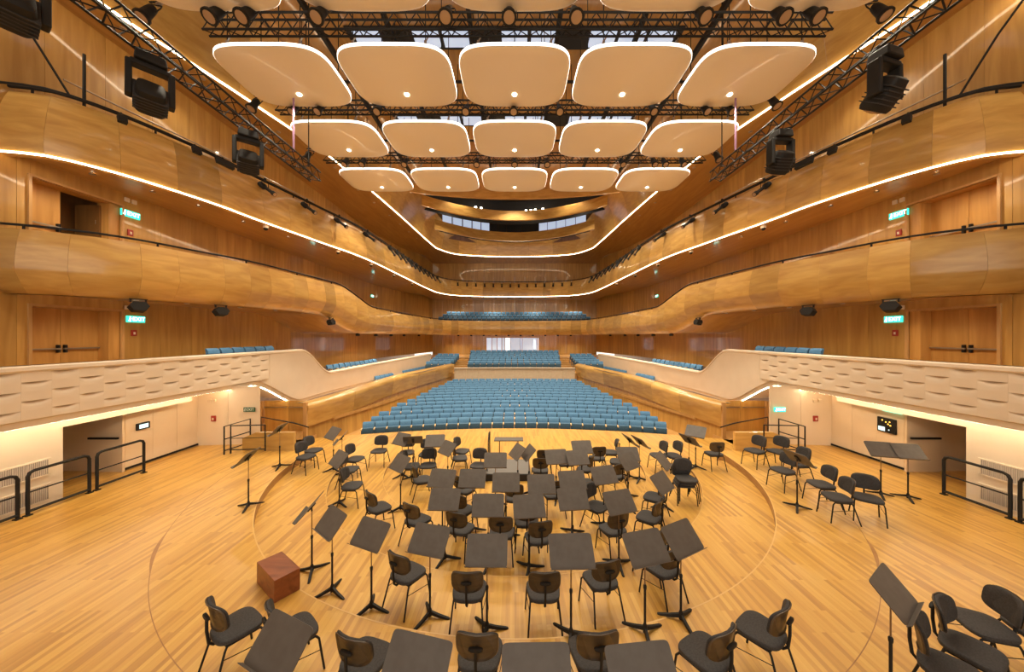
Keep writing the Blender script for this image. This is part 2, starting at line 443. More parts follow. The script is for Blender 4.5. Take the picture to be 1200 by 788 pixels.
def ce_prof(y): return [(0, 13.0), (.02, 13.25), (.12, 13.9), (.30, 14.5), (.55, 15.0), (.9, 15.6)]
bal = empty('wall_middle_tier'); struct(bal)
up = empty('wall_upper_tier'); struct(up)
for s in (-1, 1):
    sweep_panels(bal, T2_PATH, s, t2_prof, M['fascia'], 2.6, gap=.0018)
    sweep_panels(up, T3_PATH, s, t3_prof, M['fascia'], 3, gap=.0018)
    strip_to_wall('soffit', T2_PATH, s, M['soffit'], lambda y: t2_bot(y) + .01, lambda y: t2_bot(y) + .06, -.3, parent=bal)
    strip_to_wall('tier_floor', T2_PATH, s, M['aisle'], lambda y: t2_top(y) - .65, lambda y: t2_top(y) - .62, -.12, parent=bal)
    strip_to_wall('soffit', T3_PATH, s, M['soffit'], lambda y: 8.34, lambda y: 8.46, -.1, parent=up)
    strip_to_wall('tier_floor', T3_PATH, s, M['aisle'], lambda y: T3F, lambda y: T3F, -.3, parent=up)
ceil = empty('ceiling'); struct(ceil)
for s in (-1, 1):
    strip_to_wall('soffit', CE_PATH, s, M['soffit'], lambda y: 13.0, lambda y: 13.02, -.06, parent=ceil)
    sweep_panels(ceil, CE_PATH, s, ce_prof, M['fascia'], 6)
# black rails along the tier tops
def rail(name, label, path, ztop, n_off, m=M['black'], r=.03, every=6, posts=.12, stop=0, second=None):
    t = empty(name, label=label, cat='rail')
    for s in (-1, 1):
        pn = sided(path, s)[stop:]
        MB().tube([Vector((*(p + nv * n_off), ztop(p.y) + posts)) for p, nv in pn], r, 6).build('handrail', m, t, smooth=60)
        if second: MB().tube([Vector((*(p + nv * (n_off + second)), ztop(p.y) + posts - .06)) for p, nv in pn], r * .8, 6).build('lighting_bar', m, t, smooth=60)
        for p, nv in pn[2::every]:
            q = p + nv * n_off
            MB().box((q.x, q.y, ztop(p.y) + posts / 2), (.035, .035, posts)).build('bracket', m, t)
    return t
rail('balcony_rail', 'black handrail along the curved top of the middle tier', T2_PATH, t2_top, -.1)
rail('lighting_rail', 'black double rail for spotlights along the top of the upper tier', T3_PATH, lambda y: 9.95, -.2, r=.035, second=.22)
# LED lines
def led(name, label, path, z, n_off, r=.035, i0=0):
    mb = MB()
    for s in (-1, 1): mb.tube([Vector((*(p + nv * n_off), z)) for p, nv in sided(path, s)[i0:]], r, 6)
    return tag(mb.build(name, M['led'], None, smooth=60), label, 'light strip')
led('light_strip', 'warm white light line under the edge of the upper tier', T3_PATH, 8.34, .05, .023)
led('light_strip', 'warm white light line framing the recessed ceiling', CE_PATH, 12.98, .03, .032)

# ------------------------------------------------------------------ central ceiling with bridges
MB().box((0, 10, 15.75), (24, 36, .12)).build('ceiling_board', M['soffit'], ceil)
def band(name, yc, half_w, y_end, z0, z1, m, t=.25, n=28, parent=ceil, lean=0):
    mb = MB(); rg = []
    for i in range(n + 1):
        x = -half_w + 2 * half_w * i / n; q = (x / half_w) ** 2; y = yc - (yc - y_end) * q
        rg.append([Vector((x, y, z0)), Vector((x, y + t, z0)), Vector((x, y + t + lean, z1)), Vector((x, y + lean, z1))])
    mb.loft(rg); return mb.build(name, m, parent, smooth=50)
band('bridge_front', 35, 7.4, 31, 13.85, 14.75, M['fascia'])
band('bridge_front', 31, 7.6, 27.4, 14.65, 15.5, M['fascia'])
band('bridge_front', 27, 8.6, 25.5, 15.0, 15.7, M['fascia'])
band('dark_line', 37.2, 7.5, 33.2, 14.32, 14.5, M['black'], t=.1)
band('dark_back', 33.2, 8.2, 29, 15.0, 17.2, M['dark'], t=.1)
band('dark_back', 38.6, 9.5, 34, 14.4, 17.4, M['darkwood'], t=.1)
# glazed slot: separate panes
gz = empty('window_1'); struct(gz)
for i in range(16):
    x0 = -7 + 14 * i / 16; x1 = x0 + 14 / 16 - .06; xm = (x0 + x1) / 2
    y = 36.3 - 4 * (xm / 7.2) ** 2; ang = math.atan(-8 * xm / 7.2 ** 2)
    inner_dark = abs(xm) < 2.6
    MB().box((0, 0, 0), ((x1 - x0) / max(.5, math.cos(ang)), .03, 1.5)).build('pane', M['dark'] if inner_dark else M['skylight'], gz).matrix_world = Matrix.Translation((xm, y, 15.4)) @ Matrix.Rotation(ang, 4, 'Z')
    MB().box((x1 + .03, y - .05, 15.4), (.05, .06, 1.5)).build('mullion', M['black'], gz)
# roof over the bridges
MB().box((0, 33, 17.45), (26, 20, .1)).build('ceiling_board', M['dark'], ceil)
MB().box((0, 43.2, 14.5), (26, .1, 6)).build('backing', M['darkwood'], ceil)
for k, x in enumerate((-4.6, -4.0, 1.4, 2.0, 2.5, 3.4)):
    o = MB().lathe([(.02, .12), (.1, .1), (.12, 0), (.1, -.02)], 10).build('bridge_lamp', M['lamp'], None, smooth=40, loc=(x * .8, 32.6 - 2.2 * (x / 7) ** 2, 16.05))
    tag(o, 'small white lamp glowing inside the dark ceiling slot', 'lamp', 'lamps in the ceiling slot')
# open roof slots above the reflectors
for k, (y, z) in enumerate(((13.2, 15.66), (18.2, 15.66))):
    MB().box((0, y, z), (13, 1.0, .06)).build('roof_slot', M['dark'], ceil)
    for i in range(-5, 6):
        if i in (-4, -1, 2): continue
        MB().box((i * 1.15, y, z - .05), (1.0, .7, .03)).build('pane', M['skylight'], ceil)
for x in (-7.2, -4.6, -1.6, 1.6, 4.6, 7.2):
    MB().box((x, 13, 15.2), (.14, 20, .2)).build('roof_beam', M['black'], ceil)
for y in (6.2, 10.5, 14.6, 19):
    MB().tube([(-9, y, 15.0), (9, y, 15.0)], .06, 6).build('roof_pipe', M['black'], ceil)

# ------------------------------------------------------------------ white side terraces over the stage wings
W_PATH = crom([(10.15, 1.5), (10.12, 5), (10.1, 10), (10.1, 15), (10.1, 18.4), (9.6, 22.5), (8.9, 27), (8.0, 32)], .3)
def w_top(y): return 3.28 - 1.33 * smooth01((y - 15.9) / 2.6) + .26 * max(0, (y - 18.4) / 13.6)
def w_bot(y): return 1.99 - 1.25 * smooth01((y - 12.8) / 3.2)
def w_prof(y):
    a = w_top(y); b = w_bot(y)
    q = .125 if y < 13.75 else .0006      # the woven band is set back behind its blocks
    return [(-.22, a), (-.02, a), (.02, a - .03), (.03, a - .10), (0, a - .14), (-q, a - .142), (-q, b + .162), (0, b + .16), (-.05, b + .13), (-.06, b), (-.16, b)]
for s, side in ((-1, 'left'), (1, 'right')):
    t = empty('wall_terrace_' + side); struct(t)
    sweep_panels(t, W_PATH, s, w_prof, M['relief'], 12, thick=.05, gap=.0, smooth=14)
    # woven relief blocks: plain ones and ones whose upper edge dips back under the block above
    rows = 5; z_hi, z_lo = 3.138, 2.152; rh = (z_hi - z_lo) / rows; bl = .46; nx = 10
    hs = (0, .35, .6, .8, .93, 1)
    def block(depth):
        vs = []; fs = []; q = nx + 1
        for j_, h in enumerate(hs):
            for i_ in range(q):
                dip = depth * math.sin(math.pi * i_ / nx) ** 1.3 * (0, .04, .16, .42, .76, 1)[j_]
                vs.append((-dip, -bl / 2 + bl * i_ / nx, rh * h))
        for j_ in range(len(hs) - 1):
            for i_ in range(nx): fs.append((j_ * q + i_, j_ * q + i_ + 1, (j_ + 1) * q + i_ + 1, (j_ + 1) * q + i_))
        edge = [i_ for i_ in range(q)] + [j_ * q + nx for j_ in range(1, len(hs))] + [(len(hs) - 1) * q + i_ for i_ in range(nx - 1, -1, -1)] + [j_ * q for j_ in range(len(hs) - 2, 0, -1)]
        b0 = len(vs); vs += [(-.122, vs[e_][1], vs[e_][2]) for e_ in edge]; k_ = len(edge)
        for e_ in range(k_): fs.append((edge[e_], b0 + e_, b0 + (e_ + 1) % k_, edge[(e_ + 1) % k_]))
        return MB().add(vs, fs).mesh('relief_block', M['relief'], smooth=40)
    flat, dipped = block(0), block(.115)
    for r_ in range(rows):
        for c_ in range(26):
            y = 13.75 - bl * (c_ + .5)
            if y < 2: continue
            xw = min(W_PATH, key=lambda p: abs(p.y - y)).x
            inst('relief_block', dipped if (r_ + c_) % 2 else flat, t, (s * xw, y, z_lo + r_ * rh), (0, 0, 0 if s < 0 else math.pi))
    # underside and wall line above the wing
    mb = MB(); rg = []
    for p, nv in sided(W_PATH, s):
        if p.y > 16.4: continue
        zz = w_bot(p.y) + .16
        rg.append([Vector((p.x - s * -.14, p.y, zz)), Vector((s * 13.3, p.y, zz + .12)), Vector((s * 13.3, p.y, zz + .2)), Vector((p.x - s * -.14, p.y, zz + .08))])
    mb.loft(rg); mb.build('soffit', M['cream'], t)
    # terrace decks
    mb = MB(); mb.loft([[Vector((s * 10.15, y, z)), Vector((s * 12.5, y, z)), Vector((s * 12.5, y, z - .1)), Vector((s * 10.15, y, z - .1))] for y, z in ((-3, 2.5), (15.6, 2.5), (18.6, 1.25))])
    mb.build('terrace_floor', M['aisle'], t)
    mb = MB(); mb.loft([[Vector((s * 10.4, 18, 1.25)), Vector((s * 8.55, 33, 1.25)), Vector((s * 12, 33, 1.25)), Vector((s * 12.4, 18, 1.25))], [Vector((s * 10.4, 18, 1.1)), Vector((s * 8.55, 33, 1.1)), Vector((s * 12, 33, 1.1)), Vector((s * 12.4, 18, 1.1))]]); mb.build('terrace_floor', M['aisle'], t)
    o = MB().tube([Vector((*(p - nv * .17), w_bot(p.y) + .0)) for p, nv in sided(W_PATH, s) if 3 < p.y < 15.7], .022, 6).build('light_strip', M['cove'], None, smooth=60)
    tag(o, 'warm light line under the white terrace on the %s side' % ('unlit-sign' if s < 0 else 'status panel'), 'light strip')

# cream wing walls
vents = {}
for s, side in ((-1, 'left'), (1, 'right')):
    w = empty('wall_wing_' + side); struct(w)
    MB().box((s * 10.86, 2.5, .95), (.12, 11.0, 2.5)).build('vent_wall', M['white'], w)
    MB().box((s * 10.86, 9.6, 2.07), (.12, 3.2, .70)).build('header', M['white'], w)
    wall_run(w, (s * 11.3, 9.68), (s * 11.3, 11.92), 0, 2.15, m=M['cream'], wid=.75)
    wall_run(w, (s * 11.3, 11.92), (s * 9.25, 12.15), 0, 2.08, m=M['cream'], wid=1.0)
    wall_run(w, (s * 13.2, 9.68), (s * 11.3, 9.68), 0, 2.25, m=M['cream'], wid=.8)
    MB().box((s * 13.3, 8.6, 1.1), (.1, 2.6, 2.3)).build('recess_wall', M['cream'], w)
    MB().box((s * 11.27, 10.8, .05), (.04, 2.3, .06)).build('skirting', M['black'], w)
    # door in the recess, facing the stage rear
    d = empty('door_%d' % nd); struct(d); nd += 1
    lf = MB().box((s * 11.72, 9.62, 1.05), (.95, .05, 2.1)).build('door_leaf', M['cream'], d)
    MB().box((s * 11.72, 9.53, .98), (.85, .04, .05)).build('push_bar', M['black'], lf)
    MB().box((s * 11.24, 9.6, 1.05), (.04, .06, 2.1)).build('door_frame', M['beige'], d)
    # brown double door beyond the stair
    d = empty('door_%d' % nd); struct(d); nd += 1
    for x0, x1 in ((9.0, 10.1), (10.12, 11.2)):
        lf = MB().box((s * (x0 + x1) / 2, 15.0, .32), (x1 - x0, .06, 1.36)).build('door_leaf', M['wall'], d)
        MB().box((s * (x0 + x1) / 2, 14.9, .72), (x1 - x0 - .08, .04, .05)).build('push_bar', M['steel'], lf)
    MB().box((s * 11.3, 14.9, .32), (.18, .14, 1.36)).build('door_frame', M['frame'], d)
    MB().box((s * 11.75, 13.6, .1), (.8, 3.0, .95)).build('side_lining', M['wall'], d)
    MB().box((s * 10.8, 14.5, -.5), (4.4, 4.2, .28)).build('landing', M['aisle'], d)
    MB().box((s * 8.9, 15.0, .32), (.2, .1, 1.36)).build('door_frame', M['wall'], d)
    # two air grilles with upright bars
    for k, z in enumerate((.30, .88)):
        g = empty('air_grille', label='%s louvred air grille set into the %s' % (('upper', 'lower')[1 - k], 'white wall behind three black rails' if s < 0 else 'white wall beside the status panel door'), cat='air grille')
        fr = MB(); yy0, yy1, hh = 4.6, 7.75, .36; x = s * 10.79
        for zz in (z - hh / 2, z + hh / 2): fr.box((x, (yy0 + yy1) / 2, zz), (.03, yy1 - yy0 + .06, .03))
        for y in (yy0, yy1): fr.box((x, y, z), (.03, .03, hh))
        fr.build('frame', M['white'], g)
        MB().box((s * 10.797, (yy0 + yy1) / 2, z), (.006, yy1 - yy0, hh)).build('backing', M['ventback'], g)
        sl = MB().box((0, 0, 0), (.02, .02, hh)).mesh('slat', M['grille'])
        for i in range(96): inst('slat', sl, g, (x, yy0 + .02 + i * (yy1 - yy0 - .03) / 96, z))
    # low wall and rails at the stair
    w2 = MB(); w2.prism([(0, 0), (1.75, 0), (1.75, .62), (.45, .62), (0, .42)], -.06, .06, Matrix.Translation((s * 9.25, 11.42, 0)) @ Matrix.Scale(-s, 4, (1, 0, 0)) @ Matrix.Rotation(R(90), 4, 'X'))
    tag(w2.build('stair_wall', M['fascia'], None), 'low oak wall at the wing edge beside the black stair railing %s' % ('under the unlit green sign' if s < 0 else 'under the lit green sign'), 'low wall')
    t = empty('stair_railing', label='black tubular railing around the stair %s' % ('beside the cream wall with an unlit green sign' if s < 0 else 'beside the cream wall with a lit green sign'), cat='railing')
    X = lambda a: s * a
    fr = lambda pts: MB().tube([(X(a), b, c) for a, b, c in pts], .024, 6).build('frame', M['black'], t, smooth=50)
    fr([(9.55, 11.0, 0), (9.55, 11.0, .92), (9.4, 11.9, .95), (9.4, 11.9, 0)])
    fr([(9.42, 11.1, 0), (9.42, 11.1, .92), (8.35, 11.2, .92), (8.35, 11.2, .05)])
    fr([(8.9, 11.75, .1), (8.9, 11.75, 1.05), (8.3, 12.6, .62), (8.0, 13.0, .35)])
    for z in (.12, .5):
        MB().tube([(X(9.55), 11.0, z), (X(9.4), 11.9, z)], .018, 6).build('bar', M['black'], t)
        MB().tube([(X(9.42), 11.1, z), (X(8.35), 11.2, z)], .018 if z < .3 else .012, 6).build('bar', M['black'], t)

# stage edge safety rails
def safety_rail(s, y0, y1, label):
    t = empty('safety_rail', (s * 10.55, 0, 0), label=label, cat='railing', group='safety rails along the stage side')
    h = .95; c = .1; pts = [(0, y0, 0), (0, y0, h - c), (0, y0 + .03, h - .03), (0, y0 + c, h), (0, y1 - c, h), (0, y1 - .03, h - .03), (0, y1, h - c), (0, y1, 0)]
    MB().tube(pts, .032, 8).build('frame', M['black'], t, smooth=50)
    MB().tube([(0, y0, .5), (0, y1, .5)], .016, 6).build('middle_bar', M['black'], t)
    MB().tube([(0, y0, .09), (0, y1, .09)], .03, 6).build('bottom_bar', M['black'], t)
    for y in (y0, y1): MB().box((0, y, .012), (.1, .1, .024)).build('foot_plate', M['black'], t)
safety_rail(-1, 8.45, 9.52, 'black rounded safety rail in front of the cream door recess, next to the wall screen')
safety_rail(-1, 7.25, 8.3, 'black rounded safety rail spanning the white grille wall and the door recess')
safety_rail(-1, 5.9, 7.1, 'black rounded safety rail in front of the white grille wall only')
safety_rail(1, 7.12, 8.22, 'black rounded safety rail in front of the door recess beside the status panel')
safety_rail(1, 5.8, 6.98, 'black rounded safety rail before the white grille wall on the status panel side')

# ------------------------------------------------------------------ stalls: wooden side walls, floors, cross wall
S_PATH = crom([(8.62, 13.9), (8.3, 15.2), (7.7, 17.45), (6.92, 20.4), (5.98, 24), (5.35, 26.6), (5.1, 28.0)], .35)
def s_top(y): return 1.1 + .42 * smooth01((y - 14) / 7.5) + .05 * max(0, (y - 21) / 7)
def s_up(y): a = s_top(y); return [(-.45, a), (-.2, a + .02), (-.03, a - .03), (.05, a - .12), (.06, a - .24), (.0, a - .5), (-.06, a - 1.0), (-.12, a - 1.02)]
def s_low(y): a = s_top(y); return [(-.16, a - 1.0), (-.10, a - 1.9), (-.06, -1.3)] if a - 1.9 > -1.25 else [(-.16, a - 1.0), (-.10, (a - 2.3) / 2), (-.06, -1.3)]
for s, side in ((-1, 'left'), (1, 'right')):
    t = empty('wall_stalls_' + side); struct(t)
    sweep_panels(t, S_PATH, s, s_up, M['fascia'], 7)
    sweep_panels(t, S_PATH, s, s_low, M['wall'], 6)
    MB().box((s * 8.68, 13.88, .0), (.14, .1, 2.3)).build('end_post', M['frame'], t)
    # little terrace between the oak front and the white wall
    mb = MB(); mb.loft([[Vector((s * a, y, .2)), Vector((s * b, y, .2)), Vector((s * b, y, .05)), Vector((s * a, y, .05))] for y, a, b in ((15.4, 8.3, 10.15), (18, 7.6, 10.1), (22.5, 6.5, 9.6), (27, 5.4, 8.95), (33, 5.0, 8.0))])
    mb.build('terrace_floor', M['aisle'], t)
    o = MB().tube([(s * (x - .09), y, z) for x, y, z in ((7.1, 20.2, 1.42), (6.5, 22.2, 1.46), (5.9, 24.6, 1.5))], .022, 6).build('wall_handrail', M['steel'], None, smooth=60)
    tag(o, 'thin metal handrail on the oak wall beside the %s stalls aisle' % ('stair with the unlit sign' if s < 0 else 'stair with the lit sign'), 'rail')
st = empty('floor_stalls'); struct(st)
MB().add([(-9, 14.2, -.93), (9, 14.2, -.93), (9, 28, -.55), (-9, 28, -.55)], [(0, 1, 2, 3)]).build('stalls_floor', M['aisle'], st)
for k in range(8):   # rear stalls steps
    z = .78 + k * .115; y = 28.3 + k * .95
    MB().box((0, y + 3.5, z - .3), (22, 7.0 + .95, .6)).build('stalls_step', M['aisle'], st) if k == 0 else MB().box((0, y + (42 - y) / 2, z - .06), (22, 42 - y, .12)).build('stalls_step', M['aisle'], st)
w = empty('wall_cross'); struct(w)
for i in range(10):
    x0 = -4.95 + .99 * i; xm = x0 + .495
    MB().box((xm, 27.75 - .012 * xm * xm, .3), (.982, .12, 1.88)).build('panel', M['beige'], w)
    MB().box((xm, 27.75 - .012 * xm * xm, 1.26), (.99, .3, .05)).build('coping', M['relief'], w)

# ------------------------------------------------------------------ stall seats
def seat_meshes():
    back = MB()   # upholstered backrest, leaning back, slightly crowned
    rg = []
    for z, y, w, t in ((.42, .10, .225, .05), (.60, .12, .237, .06), (.85, .17, .24, .06), (.90, .19, .238, .05), (.955, .222, .225, .015)):
        rg.append([Vector((-w, y - t, z)), Vector((0, y - t * .8, z)), Vector((w, y - t, z)), Vector((w, y + t * .6, z)), Vector((-w, y + t * .6, z))])
    back.loft(rg)
    seat = MB(); rg = []
    for z, y, w, t in ((.36, .02, .22, .04), (.40, .0, .235, .06), (.60, -.02, .235, .065), (.72, -.02, .232, .055), (.75, -.01, .21, .02)):
        rg.append([Vector((-w, y - t, z)), Vector((w, y - t, z)), Vector((w, y + t, z)), Vector((-w, y + t, z))])
    seat.loft(rg)
    arm = MB().box((-.26, -.06, .70), (.05, .30, .045)); sup = MB().box((-.26, .02, .34), (.035, .18, .68))
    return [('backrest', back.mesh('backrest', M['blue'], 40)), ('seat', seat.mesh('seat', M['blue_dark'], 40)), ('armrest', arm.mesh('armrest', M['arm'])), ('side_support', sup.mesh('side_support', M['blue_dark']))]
SEAT = seat_meshes()
def add_seat(x, y, z, rz, label, group):
    e = empty('theatre_seat', (x, y, z), rz, label=label, cat='seat', group=group)
    for n, me in SEAT: inst(n, me, e)
def stuff_seats(name, spots, label, m=M['blue']):
    """rows too far off to pick apart: all four parts of each seat in one object"""
    vs = []; fs = []; mi = []
    mats = [M['blue'], M['blue_dark'], M['arm']]
    for (x, y, z, rz) in spots:
        mt = Matrix.Translation((x, y, z)) @ Matrix.Rotation(rz, 4, 'Z')
        for (n, me), k in zip(SEAT, (0, 1, 2, 1)):
            o = len(vs); vs += [tuple(mt @ v.co) for v in me.vertices]
            for p in me.polygons: fs.append(tuple(i + o for i in p.vertices)); mi.append(k)
    me = bpy.data.meshes.new(name); me.from_pydata(vs, [], fs)
    for q in mats: me.materials.append(q)
    me.polygons.foreach_set('material_index', mi); me.update()
    o = bpy.data.objects.new(name, me); col.objects.link(o); return tag(o, label, 'seats', kind='stuff')
SR = 23.5; far_spots = []
for k in range(14):
    yc = 15.85 + .877 * k; rk = SR + .877 * k; zf = -.93 + .029 * k
    xe = 7.15 if k < 3 else 6.85 - .17 * (k - 3)
    n = int(2 * xe / .53)
    for i in range(n):
        a = (i - (n - 1) / 2) * .53 / rk
        x = rk * math.sin(a); y = yc - rk * (1 - math.cos(a)) 
        if k < 12: add_seat(x, y, zf, -a, 'blue tip-up seat in the %s row of the front stalls, counted from the stage' % ORD[k], 'front stalls seats, %s row' % ORD[k])
        else: far_spots.append((x, y, zf, -a))
for k in range(7):     # rear stalls
    y = 29.0 + .95 * k; z = .78 + .115 * k
    n = 15 + k // 3
    for i in range(n):
        x = (i - (n - 1) / 2) * .54; far_spots.append((x, y - .008 * x * x, z, -x * .016))
    if k < 5:
        for s in (-1, 1):
            for j in range(4): far_spots.append((s * (5.6 + .54 * j + (.0 if k else .1)), y - .5, z, -s * .1))
for k in range(3):     # balcony at the end wall
    y = 38.75 + .9 * k; z = 5.15 + .36 * k
    for i in range(32 - k):
        x = (i - (31 - k) / 2) * .54; far_spots.append((x, y - .012 * x * x, z, -x * .02))
stuff_seats('rear_seating', far_spots, 'blue seating of the rear stalls and the end balcony behind the beige cross wall')
MB().box((0, 40.3, 5.0), (19, 3.6, .3)).build('tier_floor', M['aisle'], bal)
for s in (-1, 1):
    sd = 'unlit' if s < 0 else 'lit'
    for j in range(6): add_seat(s * 10.85, 12.2 + j * .56, 2.5, -s * math.pi / 2, 'blue seat on the high white terrace above the wing with the %s green signs' % sd, 'terrace seats on the %s-sign side' % sd)
    for j in range(10): add_seat(s * (10.75 - j * .06), 19.7 + j * .56, 1.25, -s * (math.pi / 2 - .1), 'blue seat behind the lowered white parapet on the %s-sign side' % sd, 'parapet seats on the %s-sign side' % sd)
    for j in range(4): add_seat(s * (9.25 - j * .1), 22.9 + j * .57, .2, -s * 1.3, 'blue seat in the short row behind the oak stalls front, %s-sign side' % sd, 'short row seats on the %s-sign side' % sd)
    for j in range(9): add_seat(s * (8.6 - j * .1), 26.6 + j * .57, .2, -s * 1.3, 'blue seat in the long row behind the oak stalls front, %s-sign side' % sd, 'long row seats on the %s-sign side' % sd)

# control booth in the end wall
b = empty('control_booth', (-.25, 42.0, 0), label='bright glazed control booth in the end wall behind the rear stalls', cat='control booth')
MB().box((0, 1.0, 2.8), (6.6, .1, 1.9)).build('back_wall', M['glass'], b)
xs = [-3.3, -2.6, -1.95, -1.35, -.95, -.3, 1.0, 1.2, 3.1]
for i in range(len(xs) - 1):
    if xs[i + 1] - xs[i] < .25: continue
    MB().box(((xs[i] + xs[i + 1]) / 2, .05, 2.85), (xs[i + 1] - xs[i] - .08, .02, 1.6)).build('pane', M['screen_w'] if i in (4,) else (M['glass'] if i % 2 else M['skylight']), b)
for x in xs: MB().box((x, 0, 2.85), (.08, .1, 1.65)).build('mullion', M['wall'], b)
for x in (-2.9, -1.6, .4, 2.0): MB().box((x, .3, 2.3), (.5, .1, .35)).build('monitor', M['black'], b)
MB().box((2.75, .02, 2.9), (.2, .02, 1.1)).build('lit_screen', M['screen_w'], b)

# ------------------------------------------------------------------ acoustic reflectors
def superel(a, b, n=48, e=4.2):
    out = []
    for i in range(n):
        t = 2 * math.pi * i / n; c, s_ = math.cos(t), math.sin(t)
        out.append((a * math.copysign(abs(c) ** (2 / e), c), b * math.copysign(abs(s_) ** (2 / e), s_)))
    return out
PW, PD, PZ = 3.2, 2.4, 11.72
def reflector_meshes():
    n = 48; sh = MB(); rg = []
    for k, dz in ((1.0, 0), (.985, -.012), (.95, -.03), (.8, -.05), (.55, -.068), (.25, -.078), (.03, -.08)):
        rg.append([Vector((x * k, y * k, dz)) for x, y in superel(PW / 2, PD / 2, n)])
    sh.loft(rg)
    top = MB(); top.prism(superel(PW / 2 * .96, PD / 2 * .96, n), .09, .12)
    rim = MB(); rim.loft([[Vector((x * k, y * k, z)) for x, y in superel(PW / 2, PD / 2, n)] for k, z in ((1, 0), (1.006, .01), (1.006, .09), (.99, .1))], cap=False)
    lamp = MB(); lamp.lathe([(.02, 0), (.065, 0), (.07, .02), (.04, .03)], 14)
    cb = MB(); cb.tube([(0, 0, .1), (0, 0, 3.9)], .014, 5)
    hg = MB(); hg.box((0, 0, .2), (.06, .06, .2)); hg.tube([(-.08, 0, .14), (.1, 0, .45)], .02, 5)
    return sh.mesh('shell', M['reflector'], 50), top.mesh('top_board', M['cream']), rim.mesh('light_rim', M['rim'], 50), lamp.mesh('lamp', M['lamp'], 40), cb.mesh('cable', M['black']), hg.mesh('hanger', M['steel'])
RM = reflector_meshes()
ROWY = (6.86, 10.2, 13.42, 16.9)
spot = bpy.data.lights.new('reflector_spot', 'SPOT'); spot.energy = STAGE_W; spot.spot_size = R(105); spot.spot_blend = .6; spot.color = WARM; spot.shadow_soft_size = .12
rown = ('first row', 'second row', 'third row', 'last row')
for r_, y in enumerate(ROWY):
    for c in range(-2, 3):
        sd = 'unlit-sign' if c < 0 else 'lit-sign'; where = 'middle of' if c == 0 else ('beside the middle, %s side, of' % sd if abs(c) == 1 else 'at the %s end of' % sd)
        e = empty('acoustic_reflector', (c * 3.45, y, PZ), label='cream acoustic reflector with glowing rim, %s the %s' % (where, rown[r_]), cat='acoustic panel', group='acoustic reflectors, ' + rown[r_])
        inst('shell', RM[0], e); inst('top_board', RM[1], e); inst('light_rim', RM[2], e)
        inst('lamp', RM[3], e, (0, .52, -.095))
        for ax, ay in ((-1.0, -1.0), (1.0, -1.0), (-1.0, 1.0), (1.0, 1.0)):
            h = inst('cable', RM[4], e, (ax, ay, 0)); inst('hanger', RM[5], h)
        lo = bpy.data.objects.new('reflector_spot', spot); col.objects.link(lo); lo.parent = e; lo.location = (0, .52, -.18)

# ------------------------------------------------------------------ trusses
def truss(name, label, a, b, w=.4, h=.42, r=.028, step=.55, up=True):
    a = Vector(a); b = Vector(b); d = (b - a); ln = d.length; d.normalize(); sd = d.cross(Vector((0, 0, 1))).normalized(); upv = Vector((0, 0, 1))
    t = empty(name, a, label=label, cat='truss')
    cs = [sd * w / 2, -sd * w / 2, sd * w / 2 + upv * h, -sd * w / 2 + upv * h]
    for c in cs: MB().tube([c, c + d * ln], r, 6).build('chord', M['black'], t)
    lc = MB(); n = round(ln / step)
    for i in range(n):
        p, q = d * (ln * i / n), d * (ln * (i + 1) / n); m_ = (p + q) / 2
        for c0, c1 in ((cs[0], cs[2]), (cs[1], cs[3]), (cs[0], cs[1])):
            lc.tube([p + c0, m_ + c1], r * .55, 4); lc.tube([m_ + c1, q + c0], r * .55, 4)
        lc.tube([p + cs[2], p + cs[3]], r * .55, 4)
    lc.build('lacing', M['black'], t)
    if up:
        for f in ((.06, .953) if name == 'side_truss' else (.06, .5, .94)):
            MB().tube([d * ln * f + upv * h, d * ln * f + upv * (15.6 - a.z)], .018, 5).build('suspension_cable', M['black'], t)
    return t
truss('lighting_truss', 'black lattice truss across the stage between the first and second reflector rows', (-7.75, 8.4, 11.52), (7.9, 8.4, 11.52), w=.2)
truss('lighting_truss', 'black lattice truss across the stage between the second and third reflector rows', (-8.3, 11.72, 11.74), (8.3, 11.72, 11.74), h=.34, w=.24)
truss('lighting_truss', 'black lattice truss across the stage between the third and last reflector rows', (-8.6, 15.15, 11.8), (8.6, 15.15, 11.8), h=.34, w=.24)
truss('side_truss', 'black lattice truss running lengthwise above the unlit-sign wing, carrying moving lights', (-7.2, 3.5, 9.5), (-7.2, 12.1, 9.5), w=.36, h=.32, r=.026, step=.45)
truss('side_truss', 'black lattice truss running lengthwise above the lit-sign wing, carrying moving lights', (7.25, 3.5, 9.5), (7.25, 12.1, 9.5), w=.36, h=.32, r=.026, step=.45)
for s in (-1, 1):
    o = MB().box((s * 7.2, 10.9, 11.6), (.05, .03, 3.4)).build('strap', M['purple'])
    tag(o, 'purple strap hanging at the %s side truss' % ('unlit-sign' if s < 0 else 'lit-sign'), 'strap')

# ------------------------------------------------------------------ stage lighting fixtures (origin at the clamp)
def par_meshes():
    can = MB(); can.lathe([(.05, .16), (.085, .12), (.10, 0), (.115, -.2), (.15, -.24), (.155, -.30), (.13, -.30)], 14, Matrix.Translation((0, 0, -.36)))
    ln = MB(); ln.lathe([(.01, 0), (.13, 0), (.13, -.012), (.02, -.03)], 14, Matrix.Translation((0, 0, -.645)))
    yk = MB(); yk.tube([(-.14, 0, -.36), (-.15, 0, -.2), (-.12, 0, -.1), (.12, 0, -.1), (.15, 0, -.2), (.14, 0, -.36)], .014, 5)
    cl = MB(); cl.box((0, 0, -.04), (.05, .07, .13)); cl.tube([(-.03, 0, .02), (.05, 0, .02)], .03, 6)
    return [('can', can.mesh('can', M['black'], 40)), ('lens', ln.mesh('lens', M['lens'], 40)), ('yoke', yk.mesh('yoke', M['black'])), ('clamp', cl.mesh('clamp', M['steel']))]
PAR = par_meshes()
